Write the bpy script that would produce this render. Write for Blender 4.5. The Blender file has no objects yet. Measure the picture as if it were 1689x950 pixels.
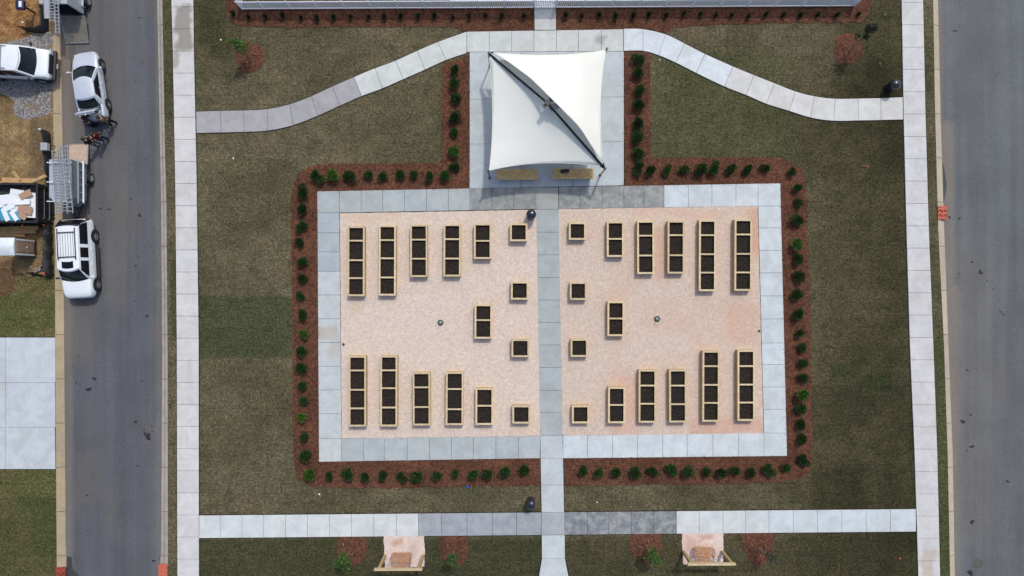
import bpy, bmesh, math, random
from mathutils import Vector, Matrix
import numpy as np
R = math.radians
random.seed(7)
S = bpy.context.scene
COL = S.collection
# ------------------------------------------------------------------ camera, world, sun
H = 45.6            # drone height in metres
F = 1141.0          # focal length in photo pixels (1689 wide)
cam_d = bpy.data.cameras.new('camera'); cam = bpy.data.objects.new('camera', cam_d); COL.objects.link(cam)
cam.location = (0, 0, H); cam.rotation_euler = (0, 0, 0)
cam_d.sensor_width = 36; cam_d.lens = 36 * F / 1689; cam_d.clip_end = 1000; cam_d.clip_start = 0.5
S.camera = cam
SUN = Vector((0.37, 0.93, 0)).normalized() * math.cos(R(56)) + Vector((0, 0, math.sin(R(56))))
w = bpy.data.worlds.new("World"); S.world = w; w.use_nodes = True
bg = w.node_tree.nodes['Background']
sky = w.node_tree.nodes.new('ShaderNodeTexSky'); sky.sky_type = 'NISHITA'; sky.sun_disc = False
sky.sun_elevation = R(56); sky.sun_rotation = math.atan2(SUN.x, SUN.y); sky.dust_density = 3.0; sky.air_density = 1.0
w.node_tree.links.new(sky.outputs[0], bg.inputs[0]); bg.inputs[1].default_value = 0.15
sd = bpy.data.lights.new('sun', 'SUN'); sd.energy = 1.9; sd.angle = R(2.6); sd.color = (1, 0.975, 0.89)
sun = bpy.data.objects.new('sun', sd); COL.objects.link(sun); sun.rotation_euler = SUN.to_track_quat('Z', 'Y').to_euler()
S.view_settings.view_transform = 'Standard'; S.view_settings.look = 'None'
S.view_settings.exposure = -0.03; S.view_settings.gamma = 1

# ------------------------------------------------------------------ helpers
def G(px, py, z=0.0):
    k = (H - z) / F
    return Vector(((px - 844.5) * k, (475 - py) * k, z))
def g2(px, py):
    v = G(px, py); return (v.x, v.y)
def lin(r, g, b, k=1.0):
    f = lambda c: ((c/255+0.055)/1.055)**2.4 if c > 10 else c/255/12.92
    return (f(r)*k, f(g)*k, f(b)*k, 1)
ORD = ['first','second','third','fourth','fifth','sixth','seventh','eighth','ninth','tenth','eleventh','twelfth','thirteenth','fourteenth','fifteenth','sixteenth','seventeenth','eighteenth','nineteenth','twentieth']

class NT:
    """small node-tree writer"""
    def __init__(s, m):
        s.t = m.node_tree; s.n = s.t.nodes; s.l = s.t.links
        s.bsdf = s.n['Principled BSDF']
        s.tc = s.n.new('ShaderNodeTexCoord'); s.obj = s.tc.outputs['Object']
    def put(s, sock, v):
        if isinstance(v, bpy.types.NodeSocket): s.l.new(v, sock)
        else: sock.default_value = v
    def mapping(s, scale=(1,1,1), rot=(0,0,0), loc=(0,0,0), vec=None):
        n = s.n.new('ShaderNodeMapping'); s.put(n.inputs['Vector'], vec or s.obj)
        n.inputs['Scale'].default_value = scale; n.inputs['Rotation'].default_value = rot; n.inputs['Location'].default_value = loc
        return n.outputs[0]
    def noise(s, scale, detail=3, rough=0.55, vec=None, dist=0.0, color=False):
        n = s.n.new('ShaderNodeTexNoise'); s.put(n.inputs['Vector'], vec or s.obj)
        n.inputs['Scale'].default_value = scale; n.inputs['Detail'].default_value = detail
        n.inputs['Roughness'].default_value = rough; n.inputs['Distortion'].default_value = dist
        return n.outputs['Color' if color else 'Fac']
    def voro(s, scale, vec=None, out='Distance', rnd=1.0):
        n = s.n.new('ShaderNodeTexVoronoi'); s.put(n.inputs['Vector'], vec or s.obj)
        n.inputs['Scale'].default_value = scale; n.inputs['Randomness'].default_value = rnd
        return n.outputs[out]
    def ramp(s, fac, lo, hi, a=0.0, b=1.0):
        n = s.n.new('ShaderNodeMapRange'); n.interpolation_type = 'SMOOTHSTEP'
        s.put(n.inputs[0], fac); n.inputs[1].default_value = lo; n.inputs[2].default_value = hi
        n.inputs[3].default_value = a; n.inputs[4].default_value = b
        return n.outputs[0]
    def mix(s, fac, a, b, mode='MIX'):
        n = s.n.new('ShaderNodeMix'); n.data_type = 'RGBA'; n.blend_type = mode
        s.put(n.inputs[0], fac); s.put(n.inputs[6], a); s.put(n.inputs[7], b)
        return n.outputs[2]
    def math(s, op, a, b=0.0):
        n = s.n.new('ShaderNodeMath'); n.operation = op; s.put(n.inputs[0], a); s.put(n.inputs[1], b)
        return n.outputs[0]
    def gain(s, col, fac, lo, hi):
        """multiply a colour by a value running from lo to hi with fac 0.3..0.7"""
        v = s.ramp(fac, 0.3, 0.7, lo, hi)
        c = s.n.new('ShaderNodeCombineColor')
        for i in range(3): s.l.new(v, c.inputs[i])
        return s.mix(1.0, col, c.outputs[0], 'MULTIPLY')
    def attr(s, name):
        n = s.n.new('ShaderNodeAttribute'); n.attribute_name = name; return n.outputs['Color']
    def rnd(s):
        return s.n.new('ShaderNodeObjectInfo').outputs['Random']
    def box(s, x0, y0, x1, y1, soft=4, wob=6, wscale=0.5):
        """soft box on the ground given by photo pixels of the ground plan; ragged edge"""
        a = G(x0, y1); b = G(x1, y0)
        if not hasattr(s, 'sep'):
            s.sep = {}
        key = (wob, wscale)
        if key not in s.sep:
            nz = s.noise(wscale, 4, 0.6, color=True)
            v = s.n.new('ShaderNodeVectorMath'); v.operation = 'MULTIPLY_ADD'
            s.l.new(nz, v.inputs[0]); v.inputs[1].default_value = (wob/12.5,)*3; s.l.new(s.obj, v.inputs[2])
            v2 = s.n.new('ShaderNodeVectorMath'); v2.operation = 'SUBTRACT'; s.l.new(v.outputs[0], v2.inputs[0]); v2.inputs[1].default_value = (wob/25,)*3
            sp = s.n.new('ShaderNodeSeparateXYZ'); s.l.new(v2.outputs[0], sp.inputs[0]); s.sep[key] = sp
        sp = s.sep[key]; sf = soft/25
        ax = s.math('ABSOLUTE', s.math('SUBTRACT', sp.outputs[0], (a.x+b.x)/2)); ay = s.math('ABSOLUTE', s.math('SUBTRACT', sp.outputs[1], (a.y+b.y)/2))
        hx = (b.x-a.x)/2; hy = (b.y-a.y)/2
        return s.math('MULTIPLY', s.ramp(ax, hx-sf, hx+sf, 1, 0), s.ramp(ay, hy-sf, hy+sf, 1, 0))
    def bump(s, h, strength=0.5, dist=0.02):
        n = s.n.new('ShaderNodeBump'); n.inputs['Strength'].default_value = strength; n.inputs['Distance'].default_value = dist
        s.l.new(h, n.inputs['Height']); s.l.new(n.outputs[0], s.bsdf.inputs['Normal'])
    def out(s, col, rough=0.9, metal=0.0, spec=0.3):
        s.put(s.bsdf.inputs['Base Color'], col); s.put(s.bsdf.inputs['Roughness'], rough)
        s.bsdf.inputs['Metallic'].default_value = metal; s.bsdf.inputs['Specular IOR Level'].default_value = spec

def newmat(name):
    m = bpy.data.materials.new(name); m.use_nodes = True; return m, NT(m)
def plain(name, col, rough=0.6, metal=0.0, spec=0.5, vary=0.12, scale=6.0, coat=0.0, bump=0.0):
    m, t = newmat(name)
    n = t.noise(scale, 4)
    c = t.gain(col, n, 1-vary, 1+vary)
    t.out(c, rough, metal, spec); t.bsdf.inputs['Coat Weight'].default_value = coat; t.bsdf.inputs['Coat Roughness'].default_value = 0.05
    if bump: t.bump(n, bump, 0.01)
    return m

# --- ground materials
def grass_mat(name, base, dry, dark, greens=(), darks=(), seams=True):
    m, t = newmat(name)
    n1 = t.noise(0.16, 5, 0.62, dist=0.4); n2 = t.noise(1.1, 4, 0.6); n3 = t.noise(8, 4, 0.7); n4 = t.noise(17, 3, 0.8)
    c = t.mix(t.ramp(n1, 0.38, 0.62), base, dry)
    c = t.mix(t.ramp(n2, 0.42, 0.72, 0, 0.55), c, dark)
    for g in greens: c = t.mix(t.math('MULTIPLY', t.box(*g[:4], soft=5, wob=5), g[4]), c, g[5])
    if seams:
        nz = t.noise(2.2, 4, 0.65, color=True)
        v = t.n.new('ShaderNodeVectorMath'); v.operation = 'MULTIPLY_ADD'; t.l.new(nz, v.inputs[0]); v.inputs[1].default_value = (.16,.16,0); t.l.new(t.obj, v.inputs[2])
        br = t.n.new('ShaderNodeTexBrick'); t.l.new(v.outputs[0], br.inputs['Vector'])
        br.inputs['Scale'].default_value = 1.0; br.inputs['Brick Width'].default_value = 1.28; br.inputs['Row Height'].default_value = .64
        br.inputs['Mortar Size'].default_value = .015; br.inputs['Mortar Smooth'].default_value = .4; br.inputs['Bias'].default_value = 0
        br.inputs['Color1'].default_value = (.86,.86,.86,1); br.inputs['Color2'].default_value = (1.13,1.13,1.1,1); br.inputs['Mortar'].default_value = (1,1,1,1)
        c = t.mix(0.55, c, t.mix(1, c, br.outputs['Color'], 'MULTIPLY'))
        # broad rolls laid in strips
        br2 = t.n.new('ShaderNodeTexBrick'); t.l.new(v.outputs[0], br2.inputs['Vector'])
        br2.inputs['Scale'].default_value = 1.0; br2.inputs['Brick Width'].default_value = 2.48; br2.inputs['Row Height'].default_value = 1.26; br2.inputs['Mortar Size'].default_value = 0.0
        br2.inputs['Color1'].default_value = (.88,.9,.86,1); br2.inputs['Color2'].default_value = (1.1,1.08,1.06,1)
        c = t.mix(0.6, c, t.mix(1, c, br2.outputs['Color'], 'MULTIPLY'))
        seam = t.math('MULTIPLY', br.outputs['Fac'], t.ramp(t.noise(1.6, 5, .75), 0.47, 0.60))
        c = t.mix(t.math('MULTIPLY', seam, .9), c, lin(30,27,20))
    c = t.gain(c, t.noise(4.2, 5, .75, dist=.6), 0.70, 1.30)
    c = t.gain(c, n3, 0.55, 1.5)
    c = t.gain(c, n4, 0.55, 1.45)
    c = t.mix(t.ramp(t.noise(19, 2, .5), 0.66, 0.76, 0, .55), c, lin(150,138,108))
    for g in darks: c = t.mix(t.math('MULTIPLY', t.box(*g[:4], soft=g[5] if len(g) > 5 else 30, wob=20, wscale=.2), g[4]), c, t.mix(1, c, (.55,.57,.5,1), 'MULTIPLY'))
    t.out(c, 1.0, spec=0.1)
    h = t.math('ADD', t.math('MULTIPLY', n4, .6), n3); t.bump(h, 0.9, 0.05)
    return m
GR_G = lin(58,66,40)
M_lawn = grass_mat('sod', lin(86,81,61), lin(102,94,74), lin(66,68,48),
    greens=[(326,489,482,590,.62,lin(56,66,42)),(1370,600,1400,620,.5,lin(58,74,40)),(1430,615,1470,645,.5,lin(58,74,40)), (326,888,900,1000,.5,lin(56,62,40)), (282,430,292,560,.7,GR_G),(267,0,292,200,.5,GR_G),(840,835,895,852,.5,GR_G),
            (326,0,372,70,.5,lin(60,64,40)), (1078,88,1300,262,.30,lin(74,84,48)), (1500,560,1570,960,.55,lin(64,74,42))],
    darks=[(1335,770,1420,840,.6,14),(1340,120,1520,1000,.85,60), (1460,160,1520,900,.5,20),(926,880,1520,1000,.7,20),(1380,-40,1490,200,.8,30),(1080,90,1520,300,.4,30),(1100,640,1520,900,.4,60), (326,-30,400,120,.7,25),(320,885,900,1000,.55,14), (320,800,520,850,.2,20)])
M_lawn2 = grass_mat('lot_grass', lin(84,86,54), lin(112,96,70), lin(66,78,38), greens=[(-200,820,100,1000,.5,GR_G)])
def mulch_mat():
    m, t = newmat('pine_straw')
    a = t.noise(9, 5, 0.75, dist=1.5); b = t.noise(30, 3, 0.7); c0 = t.noise(0.5, 4)
    a2 = t.noise(4.5, 5, .75, dist=1.0)
    c = t.mix(t.ramp(a, .40, .58), lin(62,41,33), lin(120,82,64)); c = t.gain(c, a2, .68, 1.3)
    c = t.mix(t.ramp(b, .55, .72, 0, .55), c, lin(52,34,26))
    c = t.mix(t.ramp(t.noise(22, 2, dist=2), .63, .72, 0, .5), c, lin(176,132,104))
    c = t.gain(c, c0, .82, 1.16)
    t.out(c, 1, spec=.1); t.bump(t.math('ADD', a, t.math('MULTIPLY', b, .5)), 1.0, 0.06)
    return m
M_mulch = mulch_mat()
def concrete_mat(name, wet=()):
    m, t = newmat(name)
    base = t.attr('tint')
    a = t.noise(1.1, 5, .65, dist=.6); b = t.noise(7, 4, .7); f = t.noise(45, 2, .6)
    c = t.gain(base, a, .90, 1.08); c = t.gain(c, b, .965, 1.035); c = t.gain(c, f, .97, 1.03)
    c = t.mix(t.ramp(t.noise(.35, 4, .6, vec=t.mapping(loc=(9,3,0))), .55, .75, 0, .16), c, lin(176,158,128))
    # blotchy curing marks, only strong on the dark panels
    sep = t.n.new('ShaderNodeSeparateColor'); t.l.new(base, sep.inputs[0])
    darkness = t.ramp(sep.outputs[0], .27, .42, 1, 0)
    bl = t.ramp(t.noise(1.9, 8, .72, dist=.15), .40, .66, 0, .6)
    c = t.mix(t.math('MULTIPLY', bl, darkness), c, lin(176,180,178))
    # small dark scuffs
    sc = t.ramp(t.noise(3.3, 6, .75, dist=1.2, vec=t.mapping(loc=(4,7,1))), .66, .76, 0, .35)
    c = t.mix(sc, c, lin(128,124,116))
    for x0, y0, x1, y1, amt, colr in wet:
        k = t.math('MULTIPLY', t.box(x0,y0,x1,y1, soft=5, wob=14, wscale=.9), amt); c = t.mix(k, c, colr)
    t.out(c, .85, spec=.25); t.bump(b, .15, .004)
    return m
M_conc = concrete_mat('concrete', wet=[(290,8,316,84,.75,lin(128,118,108)),(284,84,296,112,.6,lin(140,128,118)),(526,536,556,556,.35,lin(168,142,104)),(540,560,560,590,.25,lin(168,142,104)),(1520,905,1540,950,.5,lin(170,150,122)),(985,55,1000,72,.5,lin(120,122,124))])
M_curb = concrete_mat('curb_concrete')
def asphalt_mat(name, base, dusts=(), streaks=()):
    m, t = newmat(name)
    st = t.noise(1, 5, .6, vec=t.mapping(scale=(1.1,.035,1)))
    a = t.noise(.35, 5, .6); f = t.noise(16, 3, .8); f2 = t.noise(48, 2, .7)
    c = t.gain(base, st, .88, 1.12); c = t.gain(c, a, .92, 1.08)
    for x0,y0,x1,y1,soft,amt,colr in dusts:
        c = t.mix(t.math('MULTIPLY', t.box(x0,y0,x1,y1, soft=soft, wob=6, wscale=.3), amt), c, colr)
    c = t.gain(c, f, .80, 1.2); c = t.gain(c, f2, .8, 1.2); c = t.mix(t.ramp(t.noise(.5, 4, .6, vec=t.mapping(scale=(1,.25,1), loc=(5,2,0))), .5, .7, 0, .35), c, lin(104,98,90))
    c = t.mix(t.ramp(t.noise(5.5, 3, .6, vec=t.mapping(loc=(3,1,0))), .74, .78, 0, .5), c, lin(60,58,60))
    c = t.mix(t.ramp(t.noise(7.5, 3, .6, vec=t.mapping(loc=(7,11,0))), .75, .8, 0, .5), c, lin(150,146,138))
    t.out(c, .9, spec=.2); t.bump(f2, .4, .01)
    return m
DUST = lin(138,126,112)
M_road_l = asphalt_mat('asphalt_street', lin(90,92,97), dusts=[(80,-400,150,600,28,.5,lin(112,104,96)),(100,-400,118,1500,6,.35,DUST),(90,-900,112,120,10,.3,DUST),(170,-400,205,500,20,.25,lin(118,110,98)),(256,-400,268,1500,4,.25,DUST)])
M_road_r = asphalt_mat('asphalt_avenue', lin(99,102,105), dusts=[(1535,-1600,1557,200,6,.45,DUST),(1552,200,1576,470,7,.5,DUST),(1560,470,1584,1500,8,.5,DUST),(1560,400,1640,900,40,.15,DUST)])
def gravel_mat(name, a_, b_, stain, boxes=()):
    m, t = newmat(name)
    n = t.noise(5.0, 5, .75, dist=.4); g = t.noise(28, 3, .7); big = t.noise(.22, 5, .6, dist=.5); v = t.voro(38)
    c = t.mix(t.ramp(n, .35, .66), a_, b_)
    c = t.mix(t.ramp(big, .5, .72, 0, .5), c, stain)
    for x0,y0,x1,y1,soft,amt,colr in boxes:
        c = t.mix(t.math('MULTIPLY', t.box(x0,y0,x1,y1, soft=soft, wob=22, wscale=.35), amt), c, colr)
    c = t.gain(c, g, .84, 1.14); c = t.gain(c, t.noise(9, 4, .8), .86, 1.10)
    c = t.mix(t.ramp(t.noise(6.5, 4, .7), .64, .74, 0, .5), c, lin(168,150,136))
    c = t.mix(t.ramp(t.noise(12, 3, .6, vec=t.mapping(scale=(1,.6,1), rot=(0,0,.6))), .66, .76, 0, .5), c, lin(170,138,122))
    t.out(c, .95, spec=.15); t.bump(t.math('ADD', n, v), .6, .03)
    return m
M_grav_l = gravel_mat('pink_gravel', lin(210,192,178), lin(226,209,196), lin(216,196,176), boxes=[(563,352,660,362,8,.5,lin(214,184,152)),(575,490,600,520,8,.35,lin(205,178,145)),(840,690,885,720,12,.3,lin(222,190,160))])
M_grav_r = gravel_mat('red_gravel', lin(206,185,169), lin(219,201,186), lin(209,177,156), boxes=[(1235,340,1262,420,8,.6,lin(206,156,130)),(1040,342,1200,356,8,.4,lin(212,170,146)),(1080,380,1110,460,8,.4,lin(206,162,138)),(1195,500,1256,570,14,.45,lin(208,164,142)),(1140,690,1262,718,7,.55,lin(208,160,136)),(1010,610,1050,720,14,.45,lin(214,168,150)),(1060,490,1130,545,20,.3,lin(208,172,152))])
M_grav_s = gravel_mat('swing_gravel', lin(216,196,184), lin(228,210,200), lin(190,140,116), boxes=[(646,887,662,897,3,.6,lin(190,138,112)),(674,890,690,912,6,.35,lin(170,140,124)),(1148,880,1172,892,4,.55,lin(190,142,116)),(1132,884,1144,905,5,.4,lin(190,146,122))])
def dirt_mat():
    m, t = newmat('bare_dirt')
    n = t.noise(.55, 6, .68, dist=.5); g = t.noise(7, 5, .7); f = t.noise(28, 3, .7)
    c = t.mix(t.ramp(n, .4, .65), lin(140,116,84), lin(172,146,106))
    c = t.mix(t.math('MULTIPLY', t.box(-400,-300,76,64, soft=6, wob=10), .85), c, t.mix(t.ramp(t.noise(1.6,6,.75), .4, .62), lin(138,96,60), lin(178,134,90)))
    c = t.mix(t.math('MULTIPLY', t.box(48,196,90,300, soft=8, wob=12), .7), c, lin(112,98,76))
    c = t.mix(t.math('MULTIPLY', t.box(-60,125,30,165, soft=8, wob=14), .7), c, lin(106,84,58))
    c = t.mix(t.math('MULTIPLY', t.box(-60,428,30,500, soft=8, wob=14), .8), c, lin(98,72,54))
    c = t.mix(t.math('MULTIPLY', t.box(20,372,90,440, soft=10, wob=14), .5), c, lin(120,104,78))
    c = t.gain(c, t.noise(2.3, 6, .75, dist=.4), .72, 1.2); c = t.gain(c, g, .70, 1.25); c = t.gain(c, f, .75, 1.2)
    c = t.mix(t.ramp(t.noise(11, 2, .5), .7, .78, 0, .6), c, lin(196,186,170))
    t.out(c, 1, spec=.1); t.bump(t.math('ADD', t.math('MULTIPLY', n, 2.), g), 1.0, .14)
    return m
M_dirt = dirt_mat()
def stone_mat():
    m, t = newmat('crushed_stone')
    v = t.voro(17, out='Color'); d = t.voro(17)
    sp = t.n.new('ShaderNodeSeparateColor'); t.l.new(v, sp.inputs[0])
    c = t.mix(t.ramp(sp.outputs[0], .1, .9), lin(118,116,116), lin(196,192,192))
    c = t.mix(t.ramp(d, .3, .6, 0, .6), c, lin(84,78,70))
    c = t.mix(t.ramp(t.noise(.9, 4), .56, .7, 0, .7), c, lin(142,120,88))
    t.out(c, .95, spec=.15); t.bump(d, 1.0, -.05)
    return m
M_stone = stone_mat()

# --- object materials
def wood_mat(name, a_, b_, sc=1.0, knots=True):
    m, t = newmat(name)
    r = t.rnd(); off = t.n.new('ShaderNodeCombineXYZ'); t.l.new(t.math('MULTIPLY', r, 37.0), off.inputs[0]); t.l.new(t.math('MULTIPLY', r, 11.0), off.inputs[1])
    va = t.n.new('ShaderNodeVectorMath'); va.operation = 'ADD'; t.l.new(t.obj, va.inputs[0]); t.l.new(off.outputs[0], va.inputs[1])
    n = t.noise(5*sc, 5, .65, vec=va.outputs[0], dist=.4); g = t.noise(26*sc, 3, .6, vec=va.outputs[0])
    c = t.mix(t.ramp(n, .35, .66), a_, b_); c = t.gain(c, g, .88, 1.1); c = t.gain(c, t.math('ADD', t.math('MULTIPLY', r, .4), .3), .92, 1.08)
    if knots: c = t.mix(t.ramp(t.noise(9*sc, 1, vec=va.outputs[0]), .72, .76, 0, .6), c, lin(118,84,52))
    t.out(c, .75, spec=.2); t.bump(g, .3, .004)
    return m
M_wood = wood_mat('treated_pine', lin(196,175,138), lin(215,197,162))
M_wood2 = wood_mat('weathered_pine', lin(164,138,98), lin(186,160,118))
M_board = wood_mat('construction_lumber', lin(168,136,92), lin(192,158,112), knots=False)
M_table = wood_mat('table_pine', lin(190,156,104), lin(218,186,130), 1.3)
M_cedar = wood_mat('cedar', lin(164,122,92), lin(190,148,116), 1.4, knots=False)
def soil_mat():
    m, t = newmat('potting_soil')
    n = t.noise(7, 5, .75); f = t.noise(34, 2)
    c = t.mix(t.ramp(n, .35, .65), lin(38,34,32), lin(57,50,46)); c = t.gain(c, f, .75, 1.3)
    c = t.mix(t.ramp(t.noise(20, 1, vec=t.mapping(loc=(2,5,3))), .76, .8, 0, .6), c, lin(150,140,128))
    t.out(c, 1, spec=.05); t.bump(n, .8, .04); return m
M_soil = soil_mat()
M_white = plain('white_powder_coat', lin(228,232,240), .45, vary=.03)
M_black = plain('black_powder_coat', (.012,.013,.016,1), .35, vary=.1, coat=.3)
M_beam = plain('dark_beam_paint', (.008,.009,.013,1), .5, vary=.08, spec=.25)
M_navy = plain('dark_blue_black_gloss', (.012,.015,.028,1), .28, vary=.08, coat=.6)
M_steel = plain('galvanised_steel', lin(150,155,160), .45, metal=.6, vary=.12)
M_alu = plain('aluminium', lin(176,180,184), .4, metal=.35, vary=.08)
M_rubber = plain('tyre_rubber', (.018,.018,.019,1), .85, vary=.15)
M_rim = plain('alloy_rim', lin(190,192,196), .3, metal=.7)
M_glass = plain('tinted_glass', (.006,.008,.010,1), .08, spec=.3, vary=.05)
M_wglass = plain('windscreen_glass', (.008,.012,.016,1), .05, spec=.35, vary=.35, scale=2.5)
M_wpaint = plain('white_car_paint', lin(232,236,240), .3, vary=.02, coat=1.0)
M_spaint = plain('silver_car_paint', lin(198,205,216), .3, metal=.2, vary=.03, coat=.8)
M_trim = plain('black_plastic', (.02,.02,.022,1), .6, vary=.1)
M_lamp = plain('lamp_lens', lin(196,198,200), .15, vary=.1)
M_tail = plain('red_lens', (.12,.008,.008,1), .2, vary=.1)
M_trailer = plain('trailer_grey_skin', lin(122,128,136), .4, metal=.2, vary=.08)
M_trailer2 = plain('trailer_pale_skin', lin(176,182,188), .4, metal=.2, vary=.06)
M_ply = plain('plywood', lin(180,158,140), .8, vary=.1, scale=4)
M_ramp = plain('worn_ramp_deck', lin(118,112,102), .8, vary=.16, scale=3)
M_dump = plain('black_dumpster_steel', (.014,.014,.017,1), .5, vary=.3)
M_foam = plain('white_foam', lin(226,230,234), .7, vary=.03)
M_card = plain('cardboard', lin(168,134,112), .85, vary=.08)
M_blue = plain('blue_foam', lin(60,150,180), .7, vary=.06)
M_tan = plain('tan_plastic', lin(158,132,114), .5, vary=.05)
M_roofp = plain('translucent_roof_plastic', lin(214,222,226), .5, vary=.04)
M_orange = plain('orange_filter_fabric', lin(190,98,78), .9, vary=.22, scale=9, bump=.5)
M_rustred = plain('red_filter_fabric', lin(150,62,44), .9, vary=.35, scale=9, bump=.5)
M_green = plain('dark_green_plastic', lin(30,72,58), .45, vary=.1)
M_mark = plain('marker_red', lin(214,96,72), .6, vary=.1)
M_iron = plain('cast_iron', lin(92,94,84), .7, metal=.2, vary=.2, scale=20)
M_bark = plain('bark', lin(128,112,96), .9, vary=.25, scale=20, bump=.5)
M_navyp = plain('navy_plastic', lin(28,30,72), .4, vary=.08)
M_stain = plain('oil_stain', (.018,.018,.02,1), .55, vary=.3, scale=14)
M_damp = plain('damp_asphalt', (.045,.045,.048,1), .6, vary=.15, scale=6)
M_liner = plain('trunk_liner', (.03,.03,.032,1), .9, vary=.2)
def sheet_plastic():
    m, t = newmat('black_silt_fabric'); n = t.noise(9, 4, .6, dist=1.2)
    t.out(t.mix(t.ramp(n, .45, .7), (.010,.010,.012,1), (.03,.03,.034,1)), .38, spec=.5); t.bump(n, .9, .05); return m
M_silt = sheet_plastic()
def leaf_mat(name, a_, b_, tr=.25):
    m, t = newmat(name)
    r = t.rnd(); n = t.noise(9, 2)
    c = t.mix(t.ramp(n, .35, .65), a_, b_); c = t.gain(c, t.math('ADD', t.math('MULTIPLY', r, .4), .3), .8, 1.25)
    t.out(c, .5, spec=.35)
    tb = t.n.new('ShaderNodeBsdfTranslucent'); t.l.new(c, tb.inputs[0]); mx = t.n.new('ShaderNodeMixShader'); mx.inputs[0].default_value = tr
    t.l.new(t.bsdf.outputs[0], mx.inputs[1]); t.l.new(tb.outputs[0], mx.inputs[2])
    t.l.new(mx.outputs[0], t.n['Material Output'].inputs[0]); return m
M_leaf = leaf_mat('shrub_leaf', (.023,.058,.016,1), (.046,.105,.026,1))
M_leafy = leaf_mat('bright_shrub_leaf', (.055,.13,.02,1), (.09,.19,.035,1))
M_leafd = leaf_mat('dark_leaf', (.022,.040,.018,1), (.035,.058,.028,1))
M_leafs = leaf_mat('sapling_leaf', (.055,.115,.025,1), (.09,.18,.04,1))
M_leafg = leaf_mat('grey_leaf', (.035,.055,.036,1), (.05,.072,.046,1))
def fabric_mat():
    m, t = newmat('white_canopy_fabric')
    n = t.noise(.6, 3); f = t.noise(60, 2)
    c = t.gain(lin(247,249,245), n, .98, 1.02); c = t.gain(c, f, .985, 1.015)
    t.out(c, .85, spec=.1)
    tb = t.n.new('ShaderNodeBsdfTranslucent'); tb.inputs[0].default_value = lin(250,240,212); mx = t.n.new('ShaderNodeMixShader'); mx.inputs[0].default_value = .24
    t.l.new(t.bsdf.outputs[0], mx.inputs[1]); t.l.new(tb.outputs[0], mx.inputs[2])
    t.l.new(mx.outputs[0], t.n['Material Output'].inputs[0]); return m
M_fabric = fabric_mat()
def cloth(name, col): return plain(name, col, .9, vary=.15, scale=12, spec=.1)
M_skin = plain('skin', lin(196,142,116), .6, vary=.05)
M_hair = plain('dark_hair', (.02,.014,.01,1), .7, vary=.2)

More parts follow.
